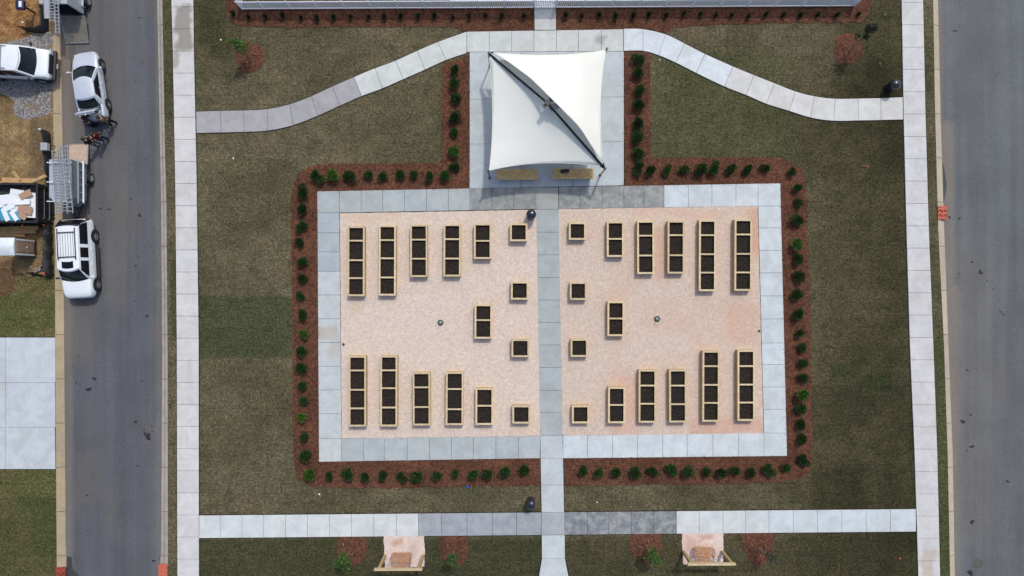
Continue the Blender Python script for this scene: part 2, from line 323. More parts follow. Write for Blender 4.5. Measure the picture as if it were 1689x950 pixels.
# ------------------------------------------------------------------ mesh building
class MB:
    def __init__(s): s.v = []; s.f = []; s.t = []; s.smooth = []; s.mi = []; s.cur = 0
    def add(s, vs, fs, tint=None, smooth=False):
        o = len(s.v); s.v += [tuple(v) for v in vs]
        for f in fs: s.f.append([i+o for i in f]); s.t.append(tint or (1,1,1,1)); s.smooth.append(smooth); s.mi.append(s.cur)
        return s
    def box(s, x0, x1, y0, y1, z0, z1, M=None):
        vs = [Vector((x,y,z)) for z in (z0,z1) for x,y in ((x0,y0),(x1,y0),(x1,y1),(x0,y1))]
        if M is not None: vs = [M @ v for v in vs]
        return s.add(vs, [(3,2,1,0),(4,5,6,7),(0,1,5,4),(1,2,6,5),(2,3,7,6),(3,0,4,7)])
    def bar(s, a, b, wd, th, up=(0,0,1)):
        """box from a to b, wd wide across, th thick along up"""
        a = Vector(a); b = Vector(b); d = (b-a).normalized(); u = Vector(up); 
        if abs(d.dot(u)) > .95: u = Vector((1,0,0))
        sd_ = d.cross(u).normalized(); u = sd_.cross(d)
        vs = [p + sd_*sx*wd/2 + u*sz*th/2 for p in (a,b) for sx,sz in ((-1,-1),(1,-1),(1,1),(-1,1))]
        return s.add(vs, [(0,1,2,3),(7,6,5,4),(0,4,5,1),(1,5,6,2),(2,6,7,3),(3,7,4,0)])
    def tube(s, pts, r, n=8, cap=True):
        pts = [Vector(p) for p in pts]; rs = r if isinstance(r,(list,tuple)) else [r]*len(pts)
        vs = []; fs = []
        for i,p in enumerate(pts):
            d = (pts[min(i+1,len(pts)-1)]-pts[max(i-1,0)]).normalized()
            u = Vector((0,0,1)) if abs(d.z) < .9 else Vector((1,0,0)); a = d.cross(u).normalized(); b = a.cross(d)
            vs += [p + (a*math.cos(2*math.pi*k/n)+b*math.sin(2*math.pi*k/n))*rs[i] for k in range(n)]
        for i in range(len(pts)-1):
            for k in range(n): fs.append((i*n+k, i*n+(k+1)%n, (i+1)*n+(k+1)%n, (i+1)*n+k))
        s.add(vs, fs, smooth=True)
        if cap: s.add(vs[:n], [tuple(range(n))[::-1]]); s.add(vs[-n:], [tuple(range(n))])
        return s
    def lathe(s, prof, n=24, M=None, smooth=True):
        vs = []; fs = []
        for r,z in prof: vs += [Vector((r*math.cos(2*math.pi*k/n), r*math.sin(2*math.pi*k/n), z)) for k in range(n)]
        for i in range(len(prof)-1):
            for k in range(n): fs.append((i*n+k, i*n+(k+1)%n, (i+1)*n+(k+1)%n, (i+1)*n+k))
        if M is not None: vs = [M @ v for v in vs]
        return s.add(vs, fs, smooth=smooth)
    def prism(s, poly, z0, z1, tint=None):
        n = len(poly); ar = sum(poly[i][0]*poly[(i+1)%n][1]-poly[(i+1)%n][0]*poly[i][1] for i in range(n))
        if ar < 0: poly = poly[::-1]
        vs = [(p[0],p[1],z0) for p in poly]+[(p[0],p[1],z1) for p in poly]
        return s.add(vs, [tuple(range(n,2*n))]+[(i,(i+1)%n,n+(i+1)%n,n+i) for i in range(n)], tint)
    def sheet(s, poly, z, tint=None):
        n = len(poly); ar = sum(poly[i][0]*poly[(i+1)%n][1]-poly[(i+1)%n][0]*poly[i][1] for i in range(n))
        if ar < 0: poly = poly[::-1]
        return s.add([(p[0],p[1],z) for p in poly], [tuple(range(n))], tint)
    def grid(s, fn, nu, nv, smooth=True, flip=False):
        vs = [fn(i/nu, j/nv) for i in range(nu+1) for j in range(nv+1)]
        q = lambda i,j: i*(nv+1)+j
        fs = [(q(i,j),q(i+1,j),q(i+1,j+1),q(i,j+1)) for i in range(nu) for j in range(nv)]
        if flip: fs = [f[::-1] for f in fs]
        return s.add(vs, fs, smooth=smooth)
    def build(s, name, mats, parent=None, loc=None, bevel=0.0, tint=False, solid=0.0, subsurf=0):
        me = bpy.data.meshes.new(name); me.from_pydata(s.v, [], s.f)
        if tint or any(t != (1,1,1,1) for t in s.t):
            at = me.color_attributes.new('tint', 'FLOAT_COLOR', 'CORNER'); k = 0
            for fi, f in enumerate(s.f):
                for _ in f: at.data[k].color = s.t[fi]; k += 1
        me.polygons.foreach_set('use_smooth', s.smooth); me.polygons.foreach_set('material_index', s.mi)
        for m in (mats if isinstance(mats,(list,tuple)) else [mats]): me.materials.append(m)
        me.update()
        o = bpy.data.objects.new(name, me); COL.objects.link(o)
        if parent: o.parent = parent
        if loc is not None: o.location = loc
        if solid: md = o.modifiers.new('solid','SOLIDIFY'); md.thickness = solid; md.offset = 0
        if bevel: md = o.modifiers.new('bevel','BEVEL'); md.width = bevel; md.segments = 2; md.limit_method = 'ANGLE'
        if subsurf: md = o.modifiers.new('sub','SUBSURF'); md.levels = subsurf; md.render_levels = subsurf
        return o
def tag(o, label=None, cat=None, group=None, kind=None):
    if label: o['label'] = label
    if cat: o['category'] = cat
    if group: o['group'] = group
    if kind: o['kind'] = kind
    return o
def struct(o): o['kind'] = 'structure'; return o
def empty(name, loc, label=None, cat=None, group=None, rz=0.0):
    o = bpy.data.objects.new(name, None); COL.objects.link(o); o.location = loc; o.rotation_euler = (0,0,rz); o.empty_display_size = .2
    return tag(o, label, cat, group)
def kids(o): return [c for c in bpy.data.objects if c.parent == o]
def copy_tree(o, parent=None):
    c = o.copy(); COL.objects.link(c); c.parent = parent
    for ch in kids(o): copy_tree(ch, c)
    return c
def ragged(poly, step=.25, amp=.05, seed=1, keep=()):
    """resample polygon edges and jitter them so that an edge reads as loose material"""
    rg = random.Random(seed); out = []; n = len(poly)
    for i in range(n):
        a = Vector(poly[i]); b = Vector(poly[(i+1)%n]); L = (b-a).length; k = max(1, int(L/step)) if L < 70 else 1
        nrm = Vector((-(b-a).y, (b-a).x)).normalized()
        for j in range(k):
            p = a.lerp(b, j/k); am = 0 if (i in keep) else amp
            p = p + nrm*rg.uniform(-am, am)*(1 if k > 1 else 0)
            out.append((p.x, p.y))
    return out
def pxpoly(pts): return [g2(*p) for p in pts]
def smooth_closed(pts, n=4):
    out = []; L = len(pts)
    for i in range(L):
        p0,p1,p2,p3 = (Vector(pts[(i+k)%L]) for k in (-1,0,1,2))
        for j in range(n):
            t = j/n; out.append(tuple(.5*((2*p1)+(p2-p0)*t+(2*p0-5*p1+4*p2-p3)*t*t+(3*p1-p0-3*p2+p3)*t**3)))
    return out
def catmull(pts, n=5):
    out = []; L = len(pts)
    for i in range(L-1):
        p0 = Vector(pts[max(i-1,0)]); p1 = Vector(pts[i]); p2 = Vector(pts[i+1]); p3 = Vector(pts[min(i+2,L-1)])
        seg = []
        for j in range(n+1):
            t = j/n; seg.append(.5*((2*p1)+(p2-p0)*t+(2*p0-5*p1+4*p2-p3)*t*t+(3*p1-p0-3*p2+p3)*t**3))
        out.append(seg)
    return out

# ------------------------------------------------------------------ ground levels
Z_ROAD = -0.11; Z_LAWN = 0.0; Z_MULCH = 0.035; Z_GRAV = 0.045; Z_CONC = 0.055
b = MB(); b.sheet([(-400,-400),(400,-400),(400,400),(-400,400)], -0.16)
struct(b.build('ground', M_lawn2))
# kerb lines in photo pixels: (y, back edge x, road edge x)
def line(pts): 
    return pts
KW = [(-3600,62,74),(0,86,97.5),(60,87,98.5),(240,88.5,101.5),(500,91.2,103.5),(560,91.3,104),(900,93.6,106.7),(950,94,108),(4500,118,132)]      # west kerb of the street
KE = [(-3600,236,226),(0,267.7,258),(240,272,262.6),(340,274.5,264.6),(580,276.5,266.4),(900,277,264.5),(950,277,262.5),(4500,296,285)]               # east kerb of the street
KR = [(-3600,1478,1488),(0,1539,1548.7),(190,1542.4,1553),(380,1547.5,1559),(570,1557,1566),(747,1563,1573),(950,1567,1576.5),(4500,1640,1650)]       # kerb of the avenue
def kx(K, y, c):
    for a, b_ in zip(K, K[1:]):
        if a[0] <= y <= b_[0]: t = (y-a[0])/(b_[0]-a[0]); return a[c]+(b_[c]-a[c])*t
def lawn_between(name, left, right, mat):
    bb = MB(); bb.sheet(left + right[::-1], Z_LAWN); return struct(bb.build(name, mat))
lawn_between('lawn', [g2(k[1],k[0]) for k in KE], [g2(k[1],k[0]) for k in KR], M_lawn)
lawn_between('lot_lawn', [g2(-3600,-3600), g2(-3600,4500)], [g2(k[1],k[0]) for k in KW], M_lawn2)
FAR = [(-3600,1745,1735),(0,1800,1790),(950,1830,1820),(4500,1905,1895)]
lawn_between('far_lawn', [g2(k[1],k[0]) for k in FAR], [g2(5200,-3600), g2(5200,4500)], M_lawn2)
def blob(mb, px, py, r, z, seed, el=1.0, n=14, ang=0.0):
    rg = random.Random(seed); c = G(px, py); pts = []
    ph = [rg.uniform(0,6.28) for _ in range(4)]
    for i in range(n):
        a = 2*math.pi*i/n; rr = r*(1+.28*math.sin(2*a+ph[0])+.2*math.sin(3*a+ph[1])+.16*math.sin(5*a+ph[2])+rg.uniform(-.08,.08))
        x = rr*math.cos(a); y = rr*math.sin(a)*el
        pts.append((c.x+x*math.cos(ang)-y*math.sin(ang), c.y+x*math.sin(ang)+y*math.cos(ang)))
    mb.cur = 1; mb.sheet(pts, z); mb.cur = 0
def road(name, L, Rr, mat, spots, damp=()):
    bb = MB()
    bb.sheet([g2(k[2],k[0]) for k in L]+[g2(k[2],k[0]) for k in Rr][::-1], Z_ROAD)
    for i,(x,y,r,el,a) in enumerate(spots): blob(bb, x, y, r/25.0, Z_ROAD+.004, i*7+3, el, ang=a)
    for d in damp:
        bb.cur = 2; bb.sheet(smooth_closed([g2(*p) for p in d], 4), Z_ROAD+.004); bb.cur = 0
    return struct(bb.build(name, [mat, M_stain, M_damp]))
sp = [(228,28,2.2,.6,0),(222,133,1,1,0),(234,103,1,1,0),(229,355,3,.9,.6),(240,261,1.5,.6,0),(215,328,1.6,1,0),(214,269,1.4,.7,0),(222,438,2,.7,0),(227,424,1.3,1,0),(252,415,1.3,1,0),(248,407,1,1,0),(220,497,1.7,.5,.5),
      (241,521.5,2.8,.8,0),(181,513,1,1,0),(154,625,4,.5,.2),(145,642.5,4.5,.8,0),(124,632,1.5,1,0),(130,634,1.2,1,0),(127,645,1,1,0),(233,629,1.8,.7,0),(222,696,2.8,.6,0),(243,721,5.2,.9,.3),(238,716,3,.8,0),(249,703,1.3,1,0),(236,710,1.3,1,0),(250,712,1.2,1,0),(231,703,1,1,0),(225.5,769,2,.7,0),(142,818,1.8,.9,0),(152,735,1.2,.6,0),(252,926,2.8,.7,0),(261,922.5,1,1,0),(205,787,1.2,.4,0),(129,587,1,1,0),(182,345,1,1,0),(164,344,3,.4,0),(177,345,3,.4,0)]
road('road', KW, KE, M_road_l, sp, damp=[[(109,922),(113,919),(117,922),(118,938),(124,946),(128,950),(128,962),(110,962)]])
rg = random.Random(4)
spr = [(1577,50,3.6,.6,.2),(1646,123,1.3,.8,.5),(1568,358,2.3,.9,0),(1584,360,3.2,.5,.9),(1602,295,1.2,1,0),(1619,449,4.2,.8,0),(1605,432,2.2,.8,0),(1584,451,2,.6,0),(1630,463,1.2,1,0),(1640,476,1.4,.7,0),(1652,514,2.5,.5,-.7),(1657,519,2.6,.5,-.7),(1597,611,2.3,.7,-.5),
       (1603,685,1.8,1,0),(1590,696,4.2,.7,.2),(1605,737,3.8,.6,.1),(1597,744,1.5,.6,0),(1664,795,3,.6,0),(1602,946,5,.8,0),(1654,693,1,1,0),(1605,862,3.6,.8,0)]
rr = road('road', KR, FAR, M_road_r, spr, damp=[[(1556,268),(1560,282),(1563,305),(1560,325),(1557,336),(1555,320),(1555,290)]])
def kerb(name, K, tint, seg=73, side=1):
    bb = MB(); ys = []
    y = -1200
    while y < 2200: ys.append(y); y += seg
    rg = random.Random(len(name)+int(K[1][1]))
    for y0, y1 in zip(ys, ys[1:]):
        k = rg.uniform(.9,1.06); tn = (tint[0]*k, tint[1]*k*rg.uniform(.98,1.01), tint[2]*k*rg.uniform(.96,1.0), 1)
        cut = [yy for yy in (0,60,190,240,340,380,500,560,570,580,747,900,950) if y0 < yy < y1]
        lv = [y0+.35]+cut+[y1-.35]
        prof = [(0,0.012),(.30,0.006),(.45,-.02),(.62,-.085),(.72,-.104),(1.0,-.102),(1.0,-.16)]
        rows = []
        for yy in lv:
            a = Vector(g2(kx(K,yy,1),yy)); c = Vector(g2(kx(K,yy,2),yy))
            rows.append([(a.x+(c.x-a.x)*u, a.y+(c.y-a.y)*u, z) for u,z in [(0,-.1)]+prof])
        n = len(rows[0]); vs = [p for r_ in rows for p in r_]
        fs = [(i*n+j,i*n+j+1,(i+1)*n+j+1,(i+1)*n+j) for i in range(len(rows)-1) for j in range(n-1)]
        if K[1][1] < K[1][2]: fs = [f[::-1] for f in fs]
        bb.add(vs, fs, tn)
    return struct(bb.build(name, M_curb))
TC = lin(190,180,160)
kerb('kerb', KW, lin(168,152,126)); kerb('kerb', KE, lin(158,150,140)); kerb('kerb', KR, lin(180,170,152)); kerb('kerb', FAR, TC)

# ------------------------------------------------------------------ mulch, gravel, dirt
b = MB()
hull_l = [(771.5,91),(728.5,109),(728.5,262),(722,269),(539,270.7),(511,273.7),(492,286),(483.7,309),(479.6,331),(481,400),(483,500),(483,600),(482,690),(486,770),(491,790),(515,802),(574,805),(660,805),(770,801),(892,801)]
hull_r = [(931,801),(1060,799.5),(1150,799),(1273,796),(1325,788),(1339,771),(1340,708),(1337,600),(1337,500),(1334,451),(1331,342),(1325.5,282),(1295,262),(1266,258.4),(1077,262),(1073,255),(1072,88),(1028,84)]
b.prism(ragged(pxpoly(hull_l+[(892,748),(530,752),(530,322),(776,322)]), .18, .045, 1), -.02, Z_MULCH)
b.prism(ragged(pxpoly([(1030,84)]+[(1030,318),(1280,310),(1291,745),(931,748)]+hull_r[:-1]), .18, .045, 2), -.02, Z_MULCH)
rg = random.Random(21)
def straws(mb, pts, per, spread, z):
    for a_,c_ in zip(pts, pts[1:]):
        A_ = Vector(g2(*a_)); C_ = Vector(g2(*c_)); L_ = (C_-A_).length
        nn = Vector((-(C_-A_).y,(C_-A_).x)).normalized()
        for _ in range(int(L_*per)):
            p = A_.lerp(C_, rg.random())+nn*rg.gauss(0, spread); an = rg.uniform(0,6.28); l_ = rg.uniform(.04,.11); d = Vector((math.cos(an),math.sin(an)))*l_; q = Vector((-d.y,d.x)).normalized()*.011
            mb.add([(*(p-q),z),(*(p+d-q*.5),z+.004),(*(p+d+q*.5),z+.004),(*(p+q),z)], [(0,1,2,3)])
straws(b, hull_l, 9, .07, Z_MULCH+.004); straws(b, hull_r, 9, .07, Z_MULCH+.004)
straws(b, [(891,758),(526,763),(523,316),(774,312),(773,92)], 7, .05, Z_CONC+.003); straws(b, [(931,757),(1298,753),(1287,302),(1030,307),(1029,86)], 7, .05, Z_CONC+.003)
struct(b.build('mulch_bed', M_mulch))
b = MB()
b.prism(ragged(pxpoly([(371.6,-60),(371.6,0),(376,35),(397,43),(469.5,46),(596,45),(747,44),(757,46),(763,53),(881,52),(881,12),(399,14),(389,-60)]), .2, .05, 3), -.02, Z_MULCH)
b.prism(ragged(pxpoly([(917,12),(917.4,50.5),(1024,48.5),(1070,49),(1100.7,54),(1113,44.4),(1200,40),(1377,37),(1421.5,36),(1431,23),(1437.7,0),(1441,-60),(1420,-60),(1411,10)]), .2, .05, 4), -.02, Z_MULCH)
struct(b.build('mulch_bed', M_mulch))
def ring(cx, cy, rx, ry, seed, flat=None):
    bb = MB(); rg = random.Random(seed); pts = []
    for i in range(40):
        a = 2*math.pi*i/40; k = 1+.05*math.sin(3*a+seed)+rg.uniform(-.04,.04)
        x = cx+rx*k*math.cos(a); y = cy-ry*k*math.sin(a)
        if flat: y = max(y, flat)
        pts.append(g2(x,y))
    c = G(cx,cy); vs = [(c.x,c.y,.10)]+[(c.x+(p[0]-c.x)*.7, c.y+(p[1]-c.y)*.7, .075) for p in pts]+[(p[0],p[1],.004) for p in pts]
    fs = [(0,1+i,1+(i+1)%40) for i in range(40)]+[(1+i,41+i,41+(i+1)%40,1+(i+1)%40) for i in range(40)]
    bb.add(vs, fs, smooth=True); return struct(bb.build('mulch_ring', M_mulch))
ring(412,95,24,26,1); ring(1399,80,25,25,2)
ring(581,900,25,34,3,884.6); ring(749,900,24,34,4,884); ring(1065,897,26,34,5,880); ring(1251,896,26,36,6,878.6)
b = MB(); b.prism(ragged(pxpoly([(561,352),(885.5,346),(891,718.5),(564,723)]), .3, .012, 5), -.02, Z_GRAV); struct(b.build('gravel_yard', M_grav_l))
b = MB(); b.prism(ragged(pxpoly([(921,345),(1249.5,340),(1259,714.5),(928,718)]), .3, .012, 6), -.02, Z_GRAV); struct(b.build('gravel_yard', M_grav_r))
b = MB(); b.prism(ragged(pxpoly([(633,883.5),(699.5,883),(701,910),(700,934),(635.5,936.5),(634,905)]), .12, .03, 7), -.02, .05); struct(b.build('gravel_pad', M_grav_s))
b = MB(); b.prism(ragged(pxpoly([(1124.4,879),(1192.5,878.5),(1193,904),(1192,926),(1190,930),(1127,930.5),(1125,905)]), .12, .03, 8), -.02, .05); struct(b.build('gravel_pad', M_grav_s))
b = MB(); b.sheet(ragged(pxpoly([(-2200,-900),(86,-900),(87,0),(87.5,120),(88.5,240),(89,330),(86,352),(78,380),(76,430),(74,452),(50,455),(28,450),(24,466),(30,478),(12,486),(0,492),(-300,500),(-2200,520)]), .3, .12, 9), .006); struct(b.build('dirt_lot', M_dirt))
b = MB(); b.sheet(ragged(smooth_closed(pxpoly([(30,66),(60,56),(84,52),(85.5,100),(86,150),(84,186),(66,192),(38,197),(22,186),(18,160),(-40,140),(-60,90),(0,72)]), 3), .2, .10, 10), .014); struct(b.build('crushed_stone', M_stone))

# ------------------------------------------------------------------ concrete slabs
rgp = random.Random(11); EDGE = []
def tj(c, j=.035):
    k = 1+rgp.uniform(-j, j); return (c[0]*k, c[1]*k*(1+rgp.uniform(-.006,.006)), c[2]*k*(1+rgp.uniform(-.012,.012)), 1)
def slab(bb, pts, col, gap=.011, top=Z_CONC, jit=.035):
    P = [Vector(g2(*p)) for p in pts]; c = sum(P, Vector((0,0)))/len(P)
    sz = (P[0]-c).length
    Q = [c+(p-c)*(1-gap*1.4/sz) for p in P]
    E = [c+(p-c)*(1+.045*1.4/sz) for p in P]; EDGE.append([(q.x,q.y) for q in E])
    bb.prism([(q.x,q.y) for q in Q], -.05, top, tj(col, jit))
C_W = lin(200,199,198); C_WB = lin(188,193,193); C_B = lin(170,177,178); C_BL = lin(196,203,206); C_D = lin(134,137,136); C_DD = lin(120,123,128); C_G = lin(160,163,160); C_P = lin(164,171,171)
def strip(bb, A, B, col, **k):
    """A and B: matched points down both long edges; one slab between successive pairs"""
    for i in range(len(A)-1):
        cc = col(i) if callable(col) else col
        slab(bb, [A[i], A[i+1], B[i+1], B[i]], cc, **k)
def poly_at(K, y, c0):
    for a, b_ in zip(K, K[1:]):
        if a[0] <= y <= b_[0]: t = (y-a[0])/(b_[0]-a[0]); return a[c0]+(b_[c0]-a[c0])*t
LS = [(-1500,270,305),(0,283,319.5),(84,285.5,320.5),(300,289.5,325),(560,292,328.3),(950,293,328.8),(2500,300,337)]
RS = [(-1500,1462,1497),(0,1486.4,1522),(190,1489.7,1526),(380,1494.4,1531.5),(570,1500,1539),(747,1507.7,1545.4),(950,1514,1550),(2500,1552,1588)]
for nm, SW, off, colr, sp_ in (('sidewalk', LS, 11.7, C_W, 36.4), ('sidewalk', RS, 4.5, lin(198,197,197), 36.8)):
    bb = MB(); ys = [off+sp_*i for i in range(-30, 50)]
    def yj(y): return y
    strip(bb, [(poly_at(SW,y,1), y) for y in ys], [(poly_at(SW,y,2), y) for y in ys], colr)
    struct(bb.build(nm, M_conc))
# southern cross walk
bb = MB()
xs = [329,364,399.7,435.4,471.4,507.5,544,580,616.7,654,690,728.6,770.5,812,852,893,931.5,969,1004,1041,1078,1115.6,1153,1192,1229.6,1268,1308,1348,1388,1428,1468,1510]
ty = lambda x: 849.8+(x-330)*(-10.6/1180); by = lambda x: 887.2+(x-330)*(-10.8/1180)
def cw(i):
    x = xs[i]
    if 689 < x < 890: return lin(150,154,162)
    if 890 < x < 930: return lin(166,170,174)
    if 930 < x < 1115: return C_DD if x < 1100 else C_D
    if x >= 1268: return C_BL
    return lin(200,204,204)
strip(bb, [(x,ty(x)) for x in xs], [(x,by(x)) for x in xs], cw)
struct(bb.build('walkway', M_conc))
# central path
bb = MB()
cl = lambda y: 881+(y)*(12.2/850) if y < 250 else 884.2+(y-345)*(9/500)
cr = lambda y: 916.5+(y)*(12/850) if y < 250 else 921.4+(y-345)*(9/500)
yc = [309,345.5,383,420.4,457.7,495,532,569,606,643.7,680.4,718,755.3,799.6,844.6]
strip(bb, [(cl(y),y) for y in yc], [(cr(y),y) for y in yc], lambda i: C_G if i == 0 else (C_P if i < 11 else lin(186,192,194)))
yc = [-260,-222,-184,-146,-109,-71.5,-34,3,50]
strip(bb, [(cl(y),y) for y in yc], [(cr(y),y) for y in yc], lin(194,196,194))
L2 = [(893.5,882.5),(894,925),(893,938),(889,951),(882,962)]; R2 = [(931.5,882),(931,905),(932,922),(936,940),(944,962)]
A = [(893.5,882.3),(893.7,921),(888.5,952),(888.5,990),(889,1030)]; B = [(931.5,882),(932,921),(938,952),(938,990),(938.5,1030)]
strip(bb, A, B, lin(190,196,198))
struct(bb.build('walkway', M_conc))
# plaza under the canopy, and the strip north of it
bb = MB()
px_ = [774.5,859.5,944.5,1029]; rows = [(86,85),(164,160),(238,233.6),(311,306)]
for i in range(3):
    for j in range(3):
        f = lambda x, r: rows[r][0]+(rows[r][1]-rows[r][0])*(x-774.5)/254.5
        slab(bb, [(px_[i],f(px_[i],j)),(px_[i+1],f(px_[i+1],j)),(px_[i+1],f(px_[i+1],j+1)),(px_[i],f(px_[i],j+1))], lin(182,189,193), jit=.02)
struct(bb.build('plaza', M_conc))
bb = MB()
xt = [770,807,844,880.5,917.6,954,991.6,1028]
strip(bb, [(x,52.6-(x-770)*.016) for x in xt], [(x,86-(x-770)*.005) for x in xt], lin(196,200,198))
o3 = lambda p: (280+p[0]/3.166, p[1]/3.166)
T = [(139,583),(267,579),(388,577),(510,570),(628,545),(740,503),(850,452),(962,403),(1073,357),(1180,317),(1295,265),(1400,220),(1551,166)]
Bq = [(141,696),(270,693),(388,690),(515,683),(645,655),(775,605),(890,553),(1003,503),(1110,463),(1220,415),(1333,365),(1443,315),(1551,278)]
def curve_strip(bb, T, Bq, col):
    tc = catmull(T, 4); bc = catmull(Bq, 4)
    for i,(a,c) in enumerate(zip(tc, bc)): slab(bb, [tuple(p) for p in a]+[tuple(p) for p in c][::-1], col(i))
curve_strip(bb, [o3(p) for p in T], [o3(p) for p in Bq], lambda i: lin(160,158,160) if i < 7 else lin(200,204,200))
o4 = lambda p: (1020+p[0]/3.166, p[1]/3.166)
T = [(27,151),(128,153),(245,180),(345,228),(452,283),(598,348),(707,393),(813,435),(923,478),(1022,503),(1130,516),(1250,515),(1367,513),(1483,508)]
Bq = [(27,267),(128,267),(210,290),(298,328),(405,382),(553,453),(665,497),(771,543),(890,580),(1002,615),(1123,632),(1253,630),(1369,628),(1485,625)]
curve_strip(bb, [o4(p) for p in T], [o4(p) for p in Bq], lambda i: lin(204,210,214) if i < 5 else lin(204,204,201))
struct(bb.build('walkway', M_conc))
# the rectangular loop round the gravel yards
bb = MB()
ot = lambda x: 315.6+(x-523.4)*(-9.6/506.6) if x < 900 else 309.0+(x-885)*(-6.6/401); it = lambda x: 351+(x-560)*(-6/325) if x < 900 else 345.3+(x-885)*(-5.3/365)
ol = lambda y: 523.6+(y-315)*(2.8/446); il = lambda y: 560.3+(y-351)*(3.4/372)
ob = lambda x: 761.5-(x-526)*(6/365) if x < 900 else 755.7-(x-930)*(3.9/368); ib = lambda x: 723-(x-564)*(4.6/327) if x < 900 else 718-(x-930)*(4/330)
orr = lambda y: 1286.6+(y-302.4)*(11.2/449.4); ir = lambda y: 1250+(y-340)*(9.6/374)
x1 = [560.3,596,631.5,667.4,703.5,739.6,775,811,847.5,884.2]
slab(bb, [(523.4,315.6),(560.3,ot(560.3)),(560.3,351),(ol(351),351)], C_B)
strip(bb, [(x,ot(x)) for x in x1], [(x,it(x)) for x in x1], lambda i: C_B if i < 6 else C_D)
x1 = [921.6,957,993,1029,1062,1095,1135,1174,1213.5,1250]
strip(bb, [(x,ot(x)) for x in x1], [(x,it(x)) for x in x1], lambda i: C_D if i < 5 else C_BL)
slab(bb, [(1250,ot(1250)),(1286.6,302.4),(orr(340),340),(1250,340)], C_BL)
y1 = [351,384,415.5,447.5,486.4,525.7,565,604,643,682,723]
strip(bb, [(ol(y),y) for y in y1], [(il(y),y) for y in y1], lambda i: lin(166,175,180) if i < 3 else lin(188,193,195))
y1 = [340,376,413,450,488,526,565.6,601,638,675,714]
strip(bb, [(ir(y),y) for y in y1], [(orr(y),y) for y in y1], lin(195,202,205))
x1 = [563.7,600,634,672,708.5,745,781,818,855,891]
slab(bb, [(ol(723),723),(563.7,723),(563.7,ob(563.7)),(526.3,761.5)], C_WB)
strip(bb, [(x,ib(x)) for x in x1], [(x,ob(x)) for x in x1], lin(172,179,181))
x1 = [928.5,969,1010,1051,1093,1133,1175.5,1218,1259.6]
strip(bb, [(x,ib(x)) for x in x1], [(x,ob(x)) for x in x1], C_BL)
slab(bb, [(1259.6,714),(orr(714),714),(1297.8,751.8),(1259.6,ob(1259.6))], C_BL)
struct(bb.build('walkway', M_conc))
# driveway on the west side
bb = MB()
for x0,x1_ in ((-62,10),(10,91.5)):
    for y0,y1_ in ((556.5,630.6),(630.6,704.5),(704.5,773.5)):
        slab(bb, [(x0,y0),(x1_,y0),(x1_+(.8 if x1_ > 50 else 0),y1_),(x0,y1_)], lin(186,193,198), gap=.01)
struct(bb.build('driveway', M_conc))
bb = MB()
for i,e in enumerate(EDGE): bb.sheet(ragged(e, .3, .015, i), .006+.0004*(i%5))
struct(bb.build('dark_edge', M_soil))  # dark sheets slightly wider than the slabs, leaving a dark outline against the lawn
bb = MB(); bb.prism(pxpoly([(744,-400),(1385,-400),(1385,-1.5),(744,1.2)]), -.02, .03, lin(176,196,192)); struct(bb.build('pool_deck', M_conc))

# ------------------------------------------------------------------ raised planters
PH = .56
def planter(n, x0, x1, y0, y1, divs, label):
    """top outline in photo pixels at the planter's top"""
    a = G(x0, y1, PH); c = G(x1, y0, PH); W_ = c.x-a.x; D = c.y-a.y; cx = (a.x+c.x)/2; cy = (a.y+c.y)/2
    root = empty('raised_planter', (cx, cy, Z_GRAV), label, 'planter', 'wooden raised planters in the two gravel yards', rz=random.uniform(-.006,.006))
    th = .045; cap = .116; h = PH-Z_GRAV; hw = W_/2; hd = D/2
    f = MB(); ct = .036
    for lv in range(3):                         # three courses of boards
        z0 = lv*(h-ct)/3+.002; z1 = (lv+1)*(h-ct)/3-.004; ins = .012
        f.box(-hw+ins, -hw+ins+th, -hd+ins, hd-ins, z0, z1); f.box(hw-ins-th, hw-ins, -hd+ins, hd-ins, z0, z1)
        f.box(-hw+ins+th+.002, hw-ins-th-.002, -hd+ins, -hd+ins+th, z0, z1); f.box(-hw+ins+th+.002, hw-ins-th-.002, hd-ins-th, hd-ins, z0, z1)
    f.build('side_boards', M_wood2, root)
    c_ = MB()                                   # mitred cap
    o = [(-hw,-hd),(hw,-hd),(hw,hd),(-hw,hd)]; i_ = [(-hw+cap,-hd+cap),(hw-cap,-hd+cap),(hw-cap,hd-cap),(-hw+cap,hd-cap)]
    for k in range(4):
        p = [o[k],o[(k+1)%4],i_[(k+1)%4],i_[k]]; m_ = Vector((sum(q[0] for q in p)/4, sum(q[1] for q in p)/4))
        p = [tuple(m_+(Vector(q)-m_)*.996) for q in p]
        vs = [(q[0],q[1],h-ct) for q in p]+[(q[0],q[1],h) for q in p]
        c_.add(vs, [(4,5,6,7),(3,2,1,0)]+[(j,(j+1)%4,4+(j+1)%4,4+j) for j in range(4)])
    c_.build('top_rail', M_wood, root)
    ys = []
    for d in divs:
        yy = G(0, d, PH).y-cy; ys.append(yy)
        e = MB(); e.box(-hw+cap+.002, hw-cap-.002, yy-.052, yy+.052, h-.038, h-.004); e.box(-hw+th+.02, hw-th-.02, yy-.02, yy+.02, .1, h-.04)
        e.build('divider', M_wood, root)
    edges = [hd-.06]+ys+[-hd+.06]
    for k in range(len(edges)-1):
        t1 = edges[k]-.022; t0 = edges[k+1]+.022; s_ = MB(); rg = random.Random(n*10+k)
        zs = {}
        def fn(u, v):
            key = (round(u,3), round(v,3))
            if key not in zs: zs[key] = h-.18+rg.uniform(-.018,.018)
            return (-hw+.06+u*(W_-.12), t0+v*(t1-t0), zs[key])
        s_.grid(fn, 6, 6, smooth=True); s_.build('soil', M_soil, root)
    return root
